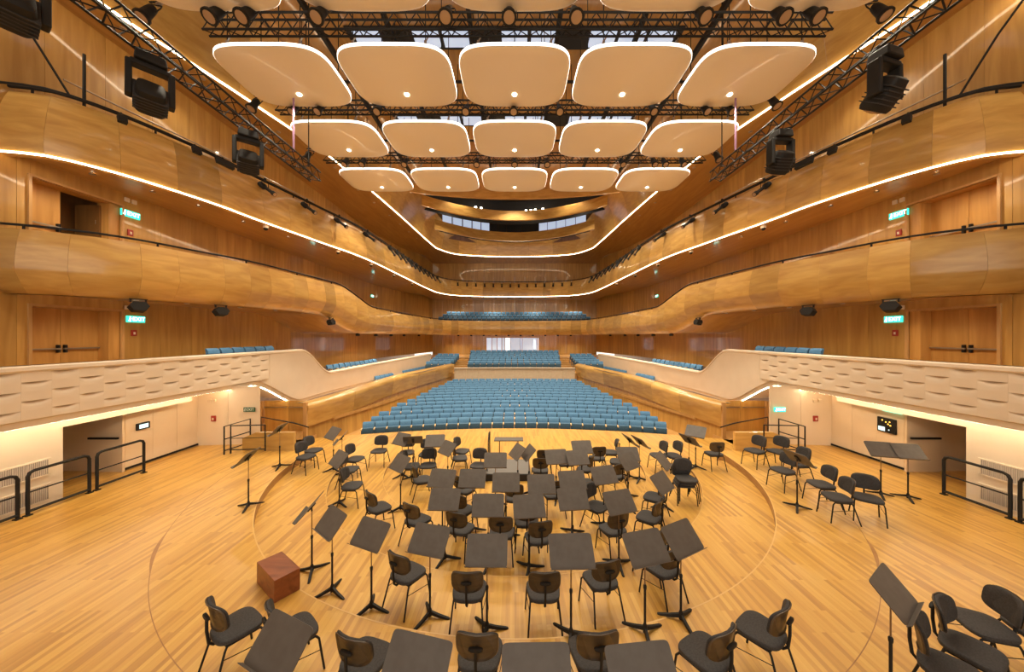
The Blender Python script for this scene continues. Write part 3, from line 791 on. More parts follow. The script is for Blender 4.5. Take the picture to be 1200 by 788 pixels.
def par(p, label, group, rx=0, ry=0, k=1.0):
    e = empty('par_lamp', p, label=label, cat='stage light', group=group); e.scale = (k, k, k); e.rotation_euler = (rx, ry, 0)
    for n, me in PAR: inst(n, me, e)
# row hung at the near side of each truss
for us, v, Y, g, k in (((268, 303, 385, 527, 597, 671, 813, 900, 937), 8, 8.2, 'first truss', 1.15), ((352, 381, 448, 548, 602, 654, 760, 820, 848), 121, 11.6, 'second truss', .95), ((410, 430, 478, 560, 603, 640, 726, 762, 774, 795), 184, 15.03, 'third truss', .95)):
    for iu, u in enumerate(us):
        x = (u - U0) * Y / F; z = H + (V0 - v) * Y / F
        par((x, Y, z), '%s black par lamp from the unlit-sign end of the %s' % (ORD[iu], g), 'par lamps on the ' + g, rx=R(-32), ry=R(-x * 1.5), k=k)
for il, (u, v, Y) in enumerate(((187, 4, 8.45), (1017, 2, 8.45), (306, 113, 11.75), (899, 110, 11.75), (366, 175, 15.1), (835, 175, 15.1))):
    x = (u - U0) * Y / F; z = H + (V0 - v) * Y / F
    par((x, Y, z), 'lone black par lamp past the %s end of the %s truss' % ('lit-sign' if il % 2 else 'unlit-sign', ORD[il // 2]), 'par lamps beyond the reflectors', rx=R(-25), ry=R(-x * 1.2), k=1.1)
    hb = MB().tube([(x - .25, Y, z + .03), (x + .25, Y, z + .03)], .025, 6); hb.tube([(x, Y, z + .03), (x, Y, 15.6)], .016, 5)
    tag(hb.build('lamp_bar', M['black']), 'short black bar on a rod past the %s end of the %s truss' % ('lit-sign' if il % 2 else 'unlit-sign', ORD[il // 2]), 'bar', 'lamp bars beyond the reflectors')
def moving_head(p, rz, tilt, label):
    e = empty('moving_head_light', p, rz, label=label, cat='stage light')
    MB().box((0, 0, -.13), (.46, .36, .2), taper=.9).build('base', M['black'], e, bevel=.03)
    for x in (-.13, .13): MB().box((x, 0, 0), (.06, .08, .1)).build('clamp', M['black'], e)
    yk = MB(); yk.box((0, 0, -.28), (.56, .22, .1))
    for x in (-.29, .29): yk.box((x, 0, -.60), (.1, .22, .68), taper=.95)
    yk.build('yoke', M['black'], e, bevel=.025)
    hd = MB(); mt = Matrix.Translation((0, 0, -.84)) @ Matrix.Rotation(tilt, 4, 'X')
    rg = []
    for z, w, d in ((.26, .13, .12), (.23, .19, .17), (.02, .235, .2), (-.24, .235, .2), (-.30, .2, .18), (-.305, .14, .13)):
        rg.append([mt @ Vector((a, b, z)) for a, b in superel(w, d, 20, 4.5)])
    hd.loft(rg); h = hd.build('head', M['black'], e, smooth=35)
    ln = MB(); ln.lathe([(.02, 0), (.14, 0), (.14, -.02), (.02, -.04)], 16, mt @ Matrix.Translation((0, 0, -.3))); ln.build('lens', M['lens'], h, smooth=40)
    fins = MB()
    for i in range(5): fins.box((0, 0, -.18 + i * .07), (.482, .41, .018), mt)
    fins.build('cooling_fins', M['fabric'], h)
moving_head((-7.2, 6.62, 9.46), R(50), R(70), 'black moving head light hung at mid length of the unlit-sign side truss')
moving_head((-7.2, 9.05, 9.46), R(38), R(65), 'black moving head light towards the audience end of the unlit-sign side truss')
moving_head((-7.2, 4.78, 9.46), R(60), R(75), 'black moving head light at the stage rear end of the unlit-sign side truss')
moving_head((7.2, 6.5, 9.46), R(15), R(40), 'black moving head light hung at mid length of the lit-sign side truss')
moving_head((7.2, 9.05, 9.46), R(5), R(35), 'black moving head light towards the audience end of the lit-sign side truss')
# long profile spots on the upper tier rail
def profile_meshes():
    bd = MB(); bd.lathe([(.06, .30), (.10, .27), (.11, .05), (.075, 0), (.06, -.05), (.06, -.38), (.085, -.40), (.085, -.52), (.07, -.52)], 12)
    ln = MB(); ln.lathe([(.01, 0), (.068, 0), (.068, -.01), (.01, -.02)], 10, Matrix.Translation((0, 0, -.52)))
    return bd.mesh('barrel', M['black'], 40), ln.mesh('lens', M['lens'], 40)
PRO = profile_meshes()
YK = MB(); YK.tube([(-.13, 0, -.3), (-.13, 0, -.1), (.13, 0, -.1), (.13, 0, -.3)], .014, 5); YK.box((0, 0, -.04), (.06, .06, .16))
YKM = YK.mesh('yoke', M['black'])
def profile_spot(p, rz, tilt, k, label, group):
    e = empty('profile_spotlight', p, rz, label=label, cat='stage light', group=group); e.scale = (k, k, k)
    inst('yoke', YKM, e)
    b_ = inst('barrel', PRO[0], e, (0, 0, -.3), (tilt, 0, 0)); inst('lens', PRO[1], b_)
def at_path(path, s, y):
    best = min(sided(path, s), key=lambda q: abs(q[0].y - y)); return best
for s in (-1, 1):
    sd = 'unlit-sign' if s < 0 else 'lit-sign'
    for Y in (12.9, 14.9, 16.9, 19.2):
        p, nv = at_path(T3_PATH, s, Y); q = p + nv * .12
        profile_spot((q.x, q.y, 10.0), math.atan2(nv.y, nv.x) + R(90), R(-55), 1.05, 'long black profile spotlight on the %s side of the upper tier rail, widely spaced' % sd, 'spaced rail spotlights, %s side' % sd)
    for i in range(11):
        Y = 22.5 + i * 1.15; p, nv = at_path(T3_PATH, s, Y); q = p + nv * .12
        profile_spot((q.x, q.y, 10.0), math.atan2(nv.y, nv.x) + R(90 + random.uniform(-15, 15)), R(-35), .95, 'black spotlight in the tight cluster at the far end of the %s upper rail' % sd, 'clustered rail spotlights, %s side' % sd)
    # flood lamp and bracket on the rail
    for Y, w_ in ((9.3, .18), (10.5, .22), (11.4, .55)):
        p, nv = at_path(T3_PATH, s, Y); q = p + nv * .12
        o = MB().box((0, 0, -.22), (w_, .12, .2)).box((0, .02, -.06), (.04, .04, .16)).build('flood_lamp', M['black'], None, bevel=.01, loc=(q.x, q.y, 10.0)); o.rotation_euler = (R(-20), 0, math.atan2(nv.y, nv.x) + R(90))
        tag(o, 'small black flood lamp clamped to the %s side of the upper tier rail' % sd, 'stage light', 'rail flood lamps, %s side' % sd)
for i in range(14):
    x = -6.2 + 12.4 * i / 13; y = 37.55 - .03 * x * x
    par((x, y, 9.9), 'small black lamp under the rail of the upper tier at the end wall', 'lamps on the end rail', rx=R(25), k=.8)

# ------------------------------------------------------------------ downlights, small speakers, cameras, signs
DL = MB().lathe([(.01, .01), (.05, .012), (.055, .02), (.03, .03)], 10).mesh('downlight', M['lamp'])
DR = MB().lathe([(.052, .0), (.075, .0), (.075, .03), (.052, .03)], 10).mesh('trim_ring', M['steel'])
def downlight(p, label, group, k=1.0):
    o = inst('downlight', DL, None, p); o.scale = (k, k, k); tag(o, label, 'downlight', group); inst('trim_ring', DR, o)
for s in (-1, 1):
    sd = 'unlit-sign' if s < 0 else 'lit-sign'
    for Y in (9.2, 10.3, 11.5, 13, 15, 17, 19.5, 22, 25, 28, 31):
        p, nv = at_path(T3_PATH, s, Y); x = p.x + s * .75
        downlight((x, p.y, 8.33), 'tiny round downlight in the oak underside of the upper tier, %s side' % sd, 'upper tier downlights, %s side' % sd, .9)
    for Y in (9.6, 11, 12.5, 14, 15.4, 23, 26, 29):
        p, nv = at_path(T2_PATH, s, Y); x = p.x + s * .7
        downlight((x, p.y, t2_bot(p.y) - .01), 'tiny round downlight in the oak underside of the middle tier, %s side' % sd, 'middle tier downlights, %s side' % sd, .9)
    for Y in (8, 10, 12, 13.5, 15, 16.5, 18, 19.5, 21, 23, 25, 27, 29, 31):
        p, nv = at_path(CE_PATH, s, Y)
        downlight((p.x + s * (.45 + .3 * (round(Y) % 2)), p.y, 12.98), 'tiny round downlight in the oak ceiling strip, %s side' % sd, 'ceiling strip downlights, %s side' % sd, 1.1)
    # speakers under the middle tier front
    for Y in (9.35, 11.4, 16.6):
        p, nv = at_path(T2_PATH, s, Y); q = p - nv * .12
        e = empty('loudspeaker', (q.x, q.y, t2_bot(p.y)), math.atan2(nv.y, nv.x) + R(90), label='small black loudspeaker hanging under the middle tier front, %s side' % sd, cat='speaker', group='tier loudspeakers, %s side' % sd)
        MB().prism([(-.2, -.02), (-.12, -.16), (.12, -.16), (.2, -.02), (.12, .1), (-.12, .1)], -.13, .13, Matrix.Translation((0, 0, -.2)) @ Matrix.Rotation(R(78), 4, 'X')).build('cabinet', M['black'], e, bevel=.008)
        MB().box((-.15, 0, -.05), (.03, .05, .1)).box((.15, 0, -.05), (.03, .05, .1)).box((0, 0, -.01), (.36, .05, .02)).build('bracket', M['black'], e)
    for Y in (19.6, 22, 24.6, 27.5, 31.2):
        p, nv = at_path(T2_PATH, s, Y)
        o = MB().lathe([(.03, .12), (.1, .1), (.13, .0), (.09, -.04)], 10).build('ceiling_speaker', M['black'], None, smooth=40, loc=(p.x - nv.x * .35, p.y - nv.y * .35, t2_bot(p.y) - .10))
        tag(o, 'small round black spot under the lowered far part of the middle tier', 'spot', 'black spots under the middle tier')
    for Y in (13.6, 17.2, 20.4, 24, 28):
        p, nv = at_path(T3_PATH, s, Y); q = p - nv * .3
        e = empty('dome_camera', (q.x, q.y, 8.3), label='small white dome unit under the upper tier edge', cat='camera', group='dome units under the upper tier')
        MB().lathe([(.09, .06), (.1, 0), (.1, -.05)], 12).build('body', M['relief'], e, smooth=40)
        MB().lathe([(.085, 0), (.075, -.05), (.04, -.085), (.01, -.09)], 12, Matrix.Translation((0, 0, -.05))).build('dome', M['black'], e, smooth=60)
    # wing lamp under the terrace
    e = empty('wing_lamp', (s * 9.85, 12.4, 2.0), R(30) * -s, label='dark square work lamp on a wire under the terrace, %s wing' % sd, cat='lamp')
    MB().box((0, 0, -.12), (.2, .16, .18), Matrix.Rotation(R(30), 4, 'X')).build('housing', M['black'], e, bevel=.02)
    MB().lathe([(.01, 0), (.06, 0), (.06, -.02), (.02, -.03)], 12, Matrix.Rotation(R(30), 4, 'X') @ Matrix.Translation((0, -.0, -.21))).build('lens', M['steel'], e)
    MB().tube([(-s * .2, -.3, .1), (0, 0, -.03)], .008, 5).build('cable', M['black'], e)
for i in range(10):
    x = -6.3 + 12.6 * i / 9
    o = MB().lathe([(.03, .12), (.1, .1), (.13, .0), (.09, -.04)], 10).build('ceiling_speaker', M['black'], None, smooth=40, loc=(x, 38.3 - .02 * x * x, 3.93)); tag(o, 'small round black spot under the end balcony', 'spot', 'black spots under the end balcony')
    o = MB().lathe([(.03, .12), (.09, .1), (.1, .0), (.07, -.04)], 10).build('ceiling_speaker', M['black'], None, smooth=40, loc=(x, 38.2 - .02 * x * x, 8.25)); tag(o, 'small round black spot under the upper tier at the end wall', 'spot', 'black spots under the upper tier end')

TXT = {}
def sign(s, p, label, lit=True, face='x', k=1.0, reflect=False):
    e = empty('exit_sign', p, label=label, cat='exit sign')
    e.rotation_euler = (0, 0, {'x': R(90) * (1 if s < 0 else -1), 'y': 0}[face]); e.scale = (k, k, k)
    MB().box((0, .02, 0), (.5, .06, .2)).build('housing', M['exit'] if lit else M['exit_off'], e, bevel=.01)
    if 'exit' not in TXT:
        cu = bpy.data.curves.new('lettering', 'FONT'); cu.body = 'EXIT'; cu.size = .17; cu.align_x = 'CENTER'; cu.align_y = 'CENTER'; cu.extrude = .004
        tmp = bpy.data.objects.new('lettering', cu); col.objects.link(tmp); bpy.context.view_layer.update()
        for key, mm in (('exit', M['exit_txt']), ('off', M['exit_txt_off'])):
            TXT[key] = bpy.data.meshes.new_from_object(tmp.evaluated_get(bpy.context.evaluated_depsgraph_get())); TXT[key].materials.clear(); TXT[key].materials.append(mm)
        bpy.data.objects.remove(tmp)
    o = bpy.data.objects.new('lettering', TXT['exit' if lit else 'off']); col.objects.link(o); o.parent = e; o.location = (.06, -.016, 0); o.rotation_euler = (R(90), 0, 0)
    # running figure pictogram
    f = MB()
    f.lathe([(.005, .004), (.018, .004), (.018, -.004), (.005, -.004)], 8, Matrix.Translation((-.17, -.014, .06)) @ Matrix.Rotation(R(90), 4, 'X'))
    f.tube([(-.17, -.014, .04), (-.18, -.014, -.01), (-.16, -.014, -.04), (-.18, -.014, -.075)], .01, 5); f.tube([(-.18, -.014, -.01), (-.205, -.014, -.045), (-.225, -.014, -.05)], .01, 5); f.tube([(-.2, -.014, .0), (-.172, -.014, .03), (-.14, -.014, .01)], .008, 5)
    f.build('pictogram', M['exit_txt'] if lit else M['exit_txt_off'], e)
def alarm(p, s, label, face='x'):
    e = empty('fire_alarm', p, label=label, cat='fire alarm'); e.rotation_euler = (0, 0, R(90) * (1 if s < 0 else -1) if face == 'x' else 0)
    MB().box((0, .02, 0), (.16, .05, .2)).build('plate', M['red'], e, bevel=.008)
    MB().box((0, -.008, -.01), (.05, .02, .08)).build('call_point', M['relief'], e)
for s in (-1, 1):
    wing = 'beside the partly open door' if s < 0 else 'beside the closed double door'
    sign(s, (s * (WALL - .06), 11.0, 4.45), 'glowing exit sign on the lowest tier oak wall, %s' % ('open-door side' if s < 0 else 'closed-door side'), k=1.05)
    sign(s, (s * (WALL - .06), 10.85, 7.85), 'glowing exit sign on the middle tier oak wall ' + wing, k=1.05)
    alarm((s * (WALL - .05), 10.95, 4.0), s, 'red fire alarm point under the exit sign, lowest tier, %s side' % ('open-door' if s < 0 else 'closed-door'))
    alarm((s * (WALL - .05), 10.85, 7.25), s, 'red fire alarm point under the exit sign, middle tier, %s side' % ('open-door' if s < 0 else 'closed-door'))
    for z, n_ in ((4.82, 'lowest'), (8.28, 'middle')):
        for dy in (0, .2):
            o = MB().box((s * (WALL - .05), 10.75 + dy, z), (.05, .13, .13)).build('wall_box', M['relief'], None, bevel=.01); tag(o, 'small white square wall box above the exit sign, %s tier' % n_, 'wall box', 'white wall boxes')
    for Y, z in ((20.5, 7.5), (29.3, 7.6)):
        sign(s, (s * (WALL - .06), Y, z - .2), 'glowing exit sign on the middle tier oak wall, %s, %s' % ('open-door side' if s < 0 else 'closed-door side', 'halfway along' if Y < 25 else 'near the end wall'))
    # wing signs
    sign(s, (s * 11.22, 9.95, 1.72), ('unlit' if s < 0 else 'glowing') + ' exit sign on the cream wing wall above the ' + ('small screen' if s < 0 else 'status panel'), lit=s > 0)
    sign(s, (s * 9.55, 12.03, 1.25), ('unlit' if s < 0 else 'glowing') + ' exit sign beside the brown stair door', lit=s > 0, face='y', k=.8)
    alarm((s * 10.75, 11.93, .95), s, 'red fire alarm box on the cream wing wall, %s side' % ('unlit-sign' if s < 0 else 'lit-sign'), face='y')
    for dx in (0, .17):
        o = MB().box((s * (10.7 + dx), 11.92, 1.6), (.12, .05, .1)).build('wall_box', M['cream'], None, bevel=.01); tag(o, 'small cream wall box above the red alarm box', 'wall box', 'cream wall boxes')
# wall screens
e = empty('wall_screen', (-11.22, 10.12, 1.18), R(90), label='small black framed screen on the cream wing wall', cat='screen')
MB().box((0, .02, 0), (.36, .05, .2)).build('frame', M['black'], e, bevel=.01); MB().box((0, -.008, 0), (.24, .01, .12)).build('display', M['screen'], e)
e = empty('status_panel', (11.22, 10.1, 1.2), R(-90), label='black stage status panel with amber lamps on the cream wing wall', cat='control panel')
MB().box((0, .02, 0), (.5, .05, .44)).build('frame', M['black'], e, bevel=.01); MB().box((-.12, -.008, -.12), (.18, .01, .12)).build('display', M['screen'], e)
for x, z in ((-.1, .14), (.0, .1), (.06, .05), (.1, .12), (.12, .02), (.08, -.12)): MB().lathe([(.002, .004), (.02, .004), (.02, 0), (.005, 0)], 8, Matrix.Translation((x, -.008, z)) @ Matrix.Rotation(R(90), 4, 'X')).build('indicator', M['amber'] if z > -.1 else M['screen'], e)
o = MB().box((-8.4, 28, 5.15), (.9, .03, .8)).build('banner', M['yellow']); tag(o, 'yellow cloth hanging on the far middle tier wall', 'banner'); o.location = (-3.4, 2.0, .25)

# upper tier frames standing above the rail
for s in (-1, 1):
    sd = 'unlit-sign' if s < 0 else 'lit-sign'
    t = empty('tier_guard', label='thin dark guard rail on posts behind the upper tier front, %s side' % sd, cat='railing')
    MB().tube([(s * 11.6, 8.6, 10.5), (s * 10.6, 12.8, 10.5), (s * 9.9, 16.5, 10.5)], .022, 6).build('rail', M['steel'], t)
    for x, y, h in ((11.45, 8.9, 11.4), (10.55, 12.9, 10.7)): MB().tube([(s * x, y, 9.1), (s * x, y, h)], .035, 6).build('post', M['black'], t)
    o = MB().tube([(s * 12.3, 7.2, 13.0), (s * 11.7, 8.1, 11.2), (s * 11.3, 8.5, 10.0)], .025, 6).build('hanging_cable', M['black'], None, smooth=60); tag(o, 'thick dark cable hanging from the ceiling to the upper tier rail, %s side' % sd, 'cable')

# ------------------------------------------------------------------ orchestra chairs
def rounded_slab(w, d, e, levels, Mx=None, n=28):
    mb = MB(); mb.loft([[(Mx or Matrix()) @ Vector((x, y, z)) for x, y in superel(w * k, d * k, n, e)] for k, z in levels]); return mb
def chair_meshes():
    seat = MB(); rg = []
    for k, z in ((.93, .43), (.99, .44), (1.0, .465), (.985, .48), (.93, .488), (.6, .486), (.2, .482)):
        rg.append([Vector((x * (1.0 + .10 * y / .23), y + .01, z - .012 * max(0, y / .23) ** 2 * (1 if z > .45 else .4))) for x, y in superel(.235 * k, .225 * k, 32, 3.4)])
    seat.loft(rg)
    def shell(y0, t, k, inflate):
        mb = MB(); rg = []
        for kk, yy in ((k * .96, y0), (k, y0 + t * .3), (k, y0 + t * .75), (k * .95, y0 + t + inflate * .5), (k * .6, y0 + t + inflate), (k * .1, y0 + t + inflate)):
            ring = []
            for x, z in superel(.225 * kk, .155 * kk, 32, 3.6):
                cv = .075 * (abs(x) / .22) ** 2      # wraps round the sitter
                ring.append(Vector((x, yy + cv - z * .16, .735 + z)))
            rg.append(ring)
        mb.loft(rg); return mb
    pad = shell(-.225, .028, .985, .008); bk = shell(-.243, .016, 1.0, 0)
    legs = []
    for sx in (-1, 1):
        legs.append(MB().tube([(sx * .215, .17, .42), (sx * .225, .2, .38), (sx * .245, .25, 0)], .0125, 7).mesh('leg', M['black'], 50))
        legs.append(MB().tube([(sx * .195, -.14, .42), (sx * .20, -.16, .38), (sx * .235, -.27, 0)], .0125, 7).mesh('leg', M['black'], 50))
    fr = MB()
    for sx in (-1, 1): fr.tube([(sx * .215, .17, .42), (sx * .195, -.14, .42)], .0125, 7)
    fr.tube([(-.195, -.14, .42), (.195, -.14, .42)], .0125, 7); fr.tube([(-.215, .12, .415), (.215, .12, .415)], .01, 6)
    st_ = [MB().tube([(sx * .232, .218, .24), (sx * .207, -.185, .30)], .005, 5).mesh('stretcher', M['black']) for sx in (-1, 1)]
    sp = MB(); sp.tube([(0, -.08, .41), (0, -.2, .40), (0, -.245, .45), (0, -.262, .6), (0, -.262, .74)], .016, 7)
    br = MB(); br.loft([[Vector((x, -.252 - yy, .755 + z)) for x, z in superel(.075 * k, .024 * k, 16, 2.6)] for k, yy in ((1, 0), (1, .022), (.8, .03))])
    return dict(seat=seat.mesh('seat', M['fabric'], 45), pad=pad.mesh('back_pad', M['fabric'], 45), bk=bk.mesh('back_shell', M['veneer'], 45), legs=legs, frame=fr.mesh('seat_frame', M['black'], 50), st=st_, sp=sp.mesh('spine', M['black'], 50), br=br.mesh('back_grip', M['black'], 45))
CH = chair_meshes()
def chair(p, face, label, group):
    e = empty('orchestra_chair', p, R(face - 90), label=label, cat='chair', group=group)
    inst('seat', CH['seat'], e)
    b_ = inst('back_shell', CH['bk'], e); inst('back_pad', CH['pad'], b_); inst('back_grip', CH['br'], b_)
    for m_ in CH['legs']: inst('leg', m_, e)
    for m_ in CH['st']: inst('stretcher', m_, e)
    inst('seat_frame', CH['frame'], e); inst('spine', CH['sp'], e)
    return e
CHAIRS = [  # seat pixel, facing (90 = towards the audience)
 ('L', [(358, 535, -12), (367, 527.6, -8)]),
 ('S', [(416, 537.7, -8), (409, 550, 0), (412, 569, 5), (443.5, 594.7, 48), (444.7, 528, -90), (477, 530, -80), (502, 545, -85), (500, 532, -85), (538.6, 536.7, 12), (541, 528.5, -15), (494, 562, 25), (482, 546, 10), (561, 545, -98)]),
 ('C', [(633, 551, 90), (637, 540.5, 92), (663, 543, 95), (700, 536.7, 96), (716, 530, 168), (686, 549.4, 150), (721, 558, 120), (724, 540.7, 160), (690.5, 566, 150), (699, 593, -45), (719, 620, 108), (767.4, 582.5, 142), (761, 606, 138), (772, 533.7, 185), (789, 533.7, 188), (837, 531.6, 90)]),
 ('B', [(477, 671, 60), (488.7, 609, 60), (539.5, 619, 70), (543.5, 574, 60), (541.5, 597, 62), (588, 624, 86), (617, 611, 90), (603, 583.5, 85), (631, 630, 100), (648.6, 579.5, 100), (549.7, 691.7, 89), (636.8, 692, 91), (704.4, 679, 104), (777, 665, 118), (766, 640, 128)]),
 ('R', [(276, 733, 58), (343, 740, 50), (428, 771, 72), (562, 766, 87), (695, 765, 95), (828, 765, 118), (893, 738, 124)]),
 ('W', [(885, 528, 196), (911.7, 529, 200), (918, 551, 190), (935, 543, 180), (963, 567.5, 172), (981.7, 582.5, 165), (1016, 583, -126)]),
 ('E', [(1137, 760, -62), (1112, 784, -52), (1154, 732, 160), (1222, 742, 165)]),
]
CL = {'L': ('black orchestra chair beside the curved step near the unlit-sign stair railing', 'chairs by the curved step'),
      'S': ('black orchestra chair in the string section between the podium and the unlit-sign wing', 'string section chairs'),
      'C': ('black orchestra chair on the podium side towards the lit-sign wing', 'chairs on the lit-sign half of the stage'),
      'B': ('black orchestra chair with brown veneer back on the stepped rings, facing the audience', 'chairs on the stepped rings'),
      'R': ('black orchestra chair with brown back outside the largest pale nosing line', 'chairs outside the largest ring'),
      'W': ('black orchestra chair standing on the raised wing under the status panel', 'chairs on the wing'),
      'E': ('black orchestra chair in the tight cluster around the lone stand outside the rings', 'clustered chairs outside the rings')}
PODIUM = Vector((-.2, 10.7))
def rank_labels(items):
    """items: [point, label pattern with %s, group] -> ordinal labels counted outwards from the podium within each group"""
    for it in items:
        same = sorted((o for o in items if o[3] == it[3]), key=lambda o: (o[0].to_2d() - PODIUM).length)
        it.append(ORD[same.index(it)])
for key, lst in CHAIRS:
    items = []
    for i_, (u, v, f) in enumerate(lst):
        p = on_floor(u, v, .47)
        if key in 'RE': p = P(u, v, .47); p.z = 0
        lb, gr = CL[key]
        if key == 'R': lb = ORD[i_] + ' chair from the red-brown box in the row outside the largest ring'
        elif key == 'E': lb = ('black chair by the tilted lone stand, its back towards it', 'black chair right under the tilted lone stand', 'black chair across from the tilted lone stand, facing the others', 'outermost black chair of the cluster by the tilted lone stand')[i_]
        elif key == 'B':
            d_ = math.hypot(p.x, p.y - CY); q = 'outermost' if d_ > RAD[1] else ('middle' if d_ > RAD[0] else 'innermost')
            lb = '%s closest to the podium of the brown-backed chairs on the ' + q + ' ring'; gr = 'chairs on the %s ring' % q
        elif key == 'S': lb = '%s closest to the podium of the string chairs towards the unlit-sign wing'
        elif key == 'C': lb = '%s closest to the podium of the black chairs towards the lit-sign wing'
        elif key == 'W': lb = '%s closest to the podium of the black chairs on the raised lit-sign wing'
        elif key == 'L': lb = '%s closest to the podium of two chairs by the stair railing step'
        items.append([p, f, lb, gr])
    rank_labels(items)
    for p, f, lb, gr, od in items: chair(p, f, lb % od if '%s' in lb else lb, gr)
# a nested stack facing the stage rear
ps = on_floor(800.6, 566, .47)
for i in range(3):
    a = ps + Vector((0.012 * i, -.035 * i, .075 * i)); chair(a, -93, 'black orchestra chair nested in the stack of three, %s' % ('bottom', 'middle', 'top')[i], 'stacked chairs')

# ------------------------------------------------------------------ music stands
def stand_meshes(ang=48):
    tilt = Matrix.Translation((0, .0, 1.14)) @ Matrix.Rotation(R(ang), 4, 'X')
    dk = MB(); pl = [(x, y) for x, y in superel(.285, .20, 40, 14)]; dk.prism(pl, -.004, .006, tilt)
    lip = MB(); lip.box((0, -.2, .028), (.57, .006, .055), tilt)
    rib = MB(); rib.box((0, 0, -.018), (.06, .16, .03), tilt); rib.tube([tilt @ Vector((0, 0, -.02)), Vector((0, .02, 1.06))], .014, 6)
    up_ = MB().tube([(0, .02, .58), (0, .02, 1.08)], .0085, 7); lo = MB().tube([(0, .02, .03), (0, .02, .62)], .0155, 8)
    kn = MB().lathe([(.018, -.03), (.022, -.01), (.022, .02), (.012, .035)], 8, Matrix.Translation((0, .02, .61)))
    hub = MB().lathe([(.025, .0), (.032, .03), (.028, .09), (.017, .12)], 10, Matrix.Translation((0, .02, .02)))
    lg = []
    for a in (90, 210, 330):
        m_ = Matrix.Translation((0, .02, 0)) @ Matrix.Rotation(R(a + 40), 4, 'Z')
        g = MB(); g.loft([[m_ @ Vector(q) for q in ((x, -w, z0), (x, w, z0), (x, w * .7, z1), (x, -w * .7, z1))] for x, w, z0, z1 in ((.015, .022, .05, .10), (.14, .024, .022, .055), (.27, .022, .0, .022), (.30, .014, .0, .012))])
        lg.append(g.mesh('leg', M['black']))
    return dict(desk=dk.mesh('desk', M['desk']), lip=lip.mesh('lip', M['desk']), rib=rib.mesh('desk_bracket', M['black']), up=up_.mesh('upper_tube', M['poletop'], 50), lo=lo.mesh('lower_tube', M['black'], 50), kn=kn.mesh('height_knob', M['black'], 40), hub=hub.mesh('hub', M['black'], 40), legs=lg)
SM48 = stand_meshes()
def stand(p, face, label, group, SM=SM48):
    e = empty('music_stand', p, R(face - 90), label=label, cat='music stand', group=group)
    d = inst('desk', SM['desk'], e); inst('lip', SM['lip'], d); inst('desk_bracket', SM['rib'], d)
    inst('upper_tube', SM['up'], e); inst('height_knob', SM['kn'], e); lo = inst('lower_tube', SM['lo'], e)
    h = inst('hub', SM['hub'], e)
    for m_ in SM['legs']: inst('leg', m_, e)
STANDS = [
 ('A', [(364, 594, 12), (387.7, 612, 52), (434, 626, 66), (503, 633, 74), (570.5, 645, 89), (669.5, 646, 92), (757, 642, 106), (799.5, 631, 118)]),
 ('B', [(521, 585.5, 87), (518, 561, 80), (553.5, 561, 88), (572, 592.6, 90), (593, 565.7, 90), (634.4, 567.8, 93), (620, 593.7, 96), (670.5, 563, 97), (671.5, 585, 96), (708, 557, 105), (726, 588.6, 108), (776, 565.7, 130)]),
 ('C', [(580.6, 539.7, 90), (652, 535.7, 97), (677, 536.7, 100), (682, 524.5, 95), (736, 532.6, 90), (737, 541, 125), (738, 516, 190), (750, 518, 195), (777, 540, 145), (815, 506, 45), (808, 516, 200), (390, 508, 55), (400, 513, 15), (396.6, 538, 50), (468.6, 542.8, 50), (470.6, 515, 60), (484, 516, -80), (509.7, 517, 95), (524, 525.5, 45), (606, 529.6, 25), (619, 530.6, 15)]),
 ('L', [(290, 536, 8), (327, 511, 5)]),
 ('W', [(1033, 527, 75), (1065, 529.5, 78), (935, 537, 190)]),
 ('R', [(326.7, 757, 66), (487, 781, 76), (629, 792, 91), (754, 792, 96)]),
]
SL = {'A': ('black music stand in the outer curved row along the largest pale nosing line', 'stands along the largest ring'),
      'B': ('black music stand in the inner curved rows facing the podium', 'stands in the inner rows'),
      'C': ('black music stand near the podium and the audience edge of the stage', 'stands near the podium'),
      'L': ('black music stand by the curved step on the unlit-sign wing', 'stands by the unlit-sign wing'),
      'W': ('black music stand on the raised wing near the status panel', 'stands on the lit-sign wing'),
      'R': ('black music stand outside the largest ring', 'stands outside the rings')}
for key, lst in STANDS:
    items = []
    for k_, (u, v, f) in enumerate(lst):
        if key in 'RW': p = P(u, v, 1.14); p.z = 0
        else: p = on_floor(u, v, 1.14)
        lb, gr = SL[key]
        if key == 'A': lb = ORD[k_] + ' music stand from the red-brown box in the curved row inside the largest ring'
        elif key == 'R': lb = ORD[k_] + ' music stand from the red-brown box in the row outside the largest ring'
        elif key == 'C':
            q = 'towards the unlit-sign wing' if p.x < -1.2 else ('beside the podium' if p.x < 1 else 'towards the lit-sign wing')
            lb = '%s closest to the podium of the audience-edge stands ' + q; gr = 'stands near the audience edge, ' + q
        elif key == 'B': lb = '%s closest to the podium of the music stands in the inner curved rows'
        elif key == 'L': lb = '%s closest to the podium of two music stands by the unlit-sign wing step'
        elif key == 'W': lb = '%s closest to the podium of the music stands on the lit-sign wing'
        items.append([p, f, lb, gr])
    rank_labels(items)
    for p, f, lb, gr, od in items: stand(p, f, lb % od if '%s' in lb else lb, gr)
pt = P(1047, 694, 1.14); stand((pt.x, pt.y, 0), 122, 'black music stand with a tilted desk beside the chair cluster outside the rings', 'stands outside the rings')
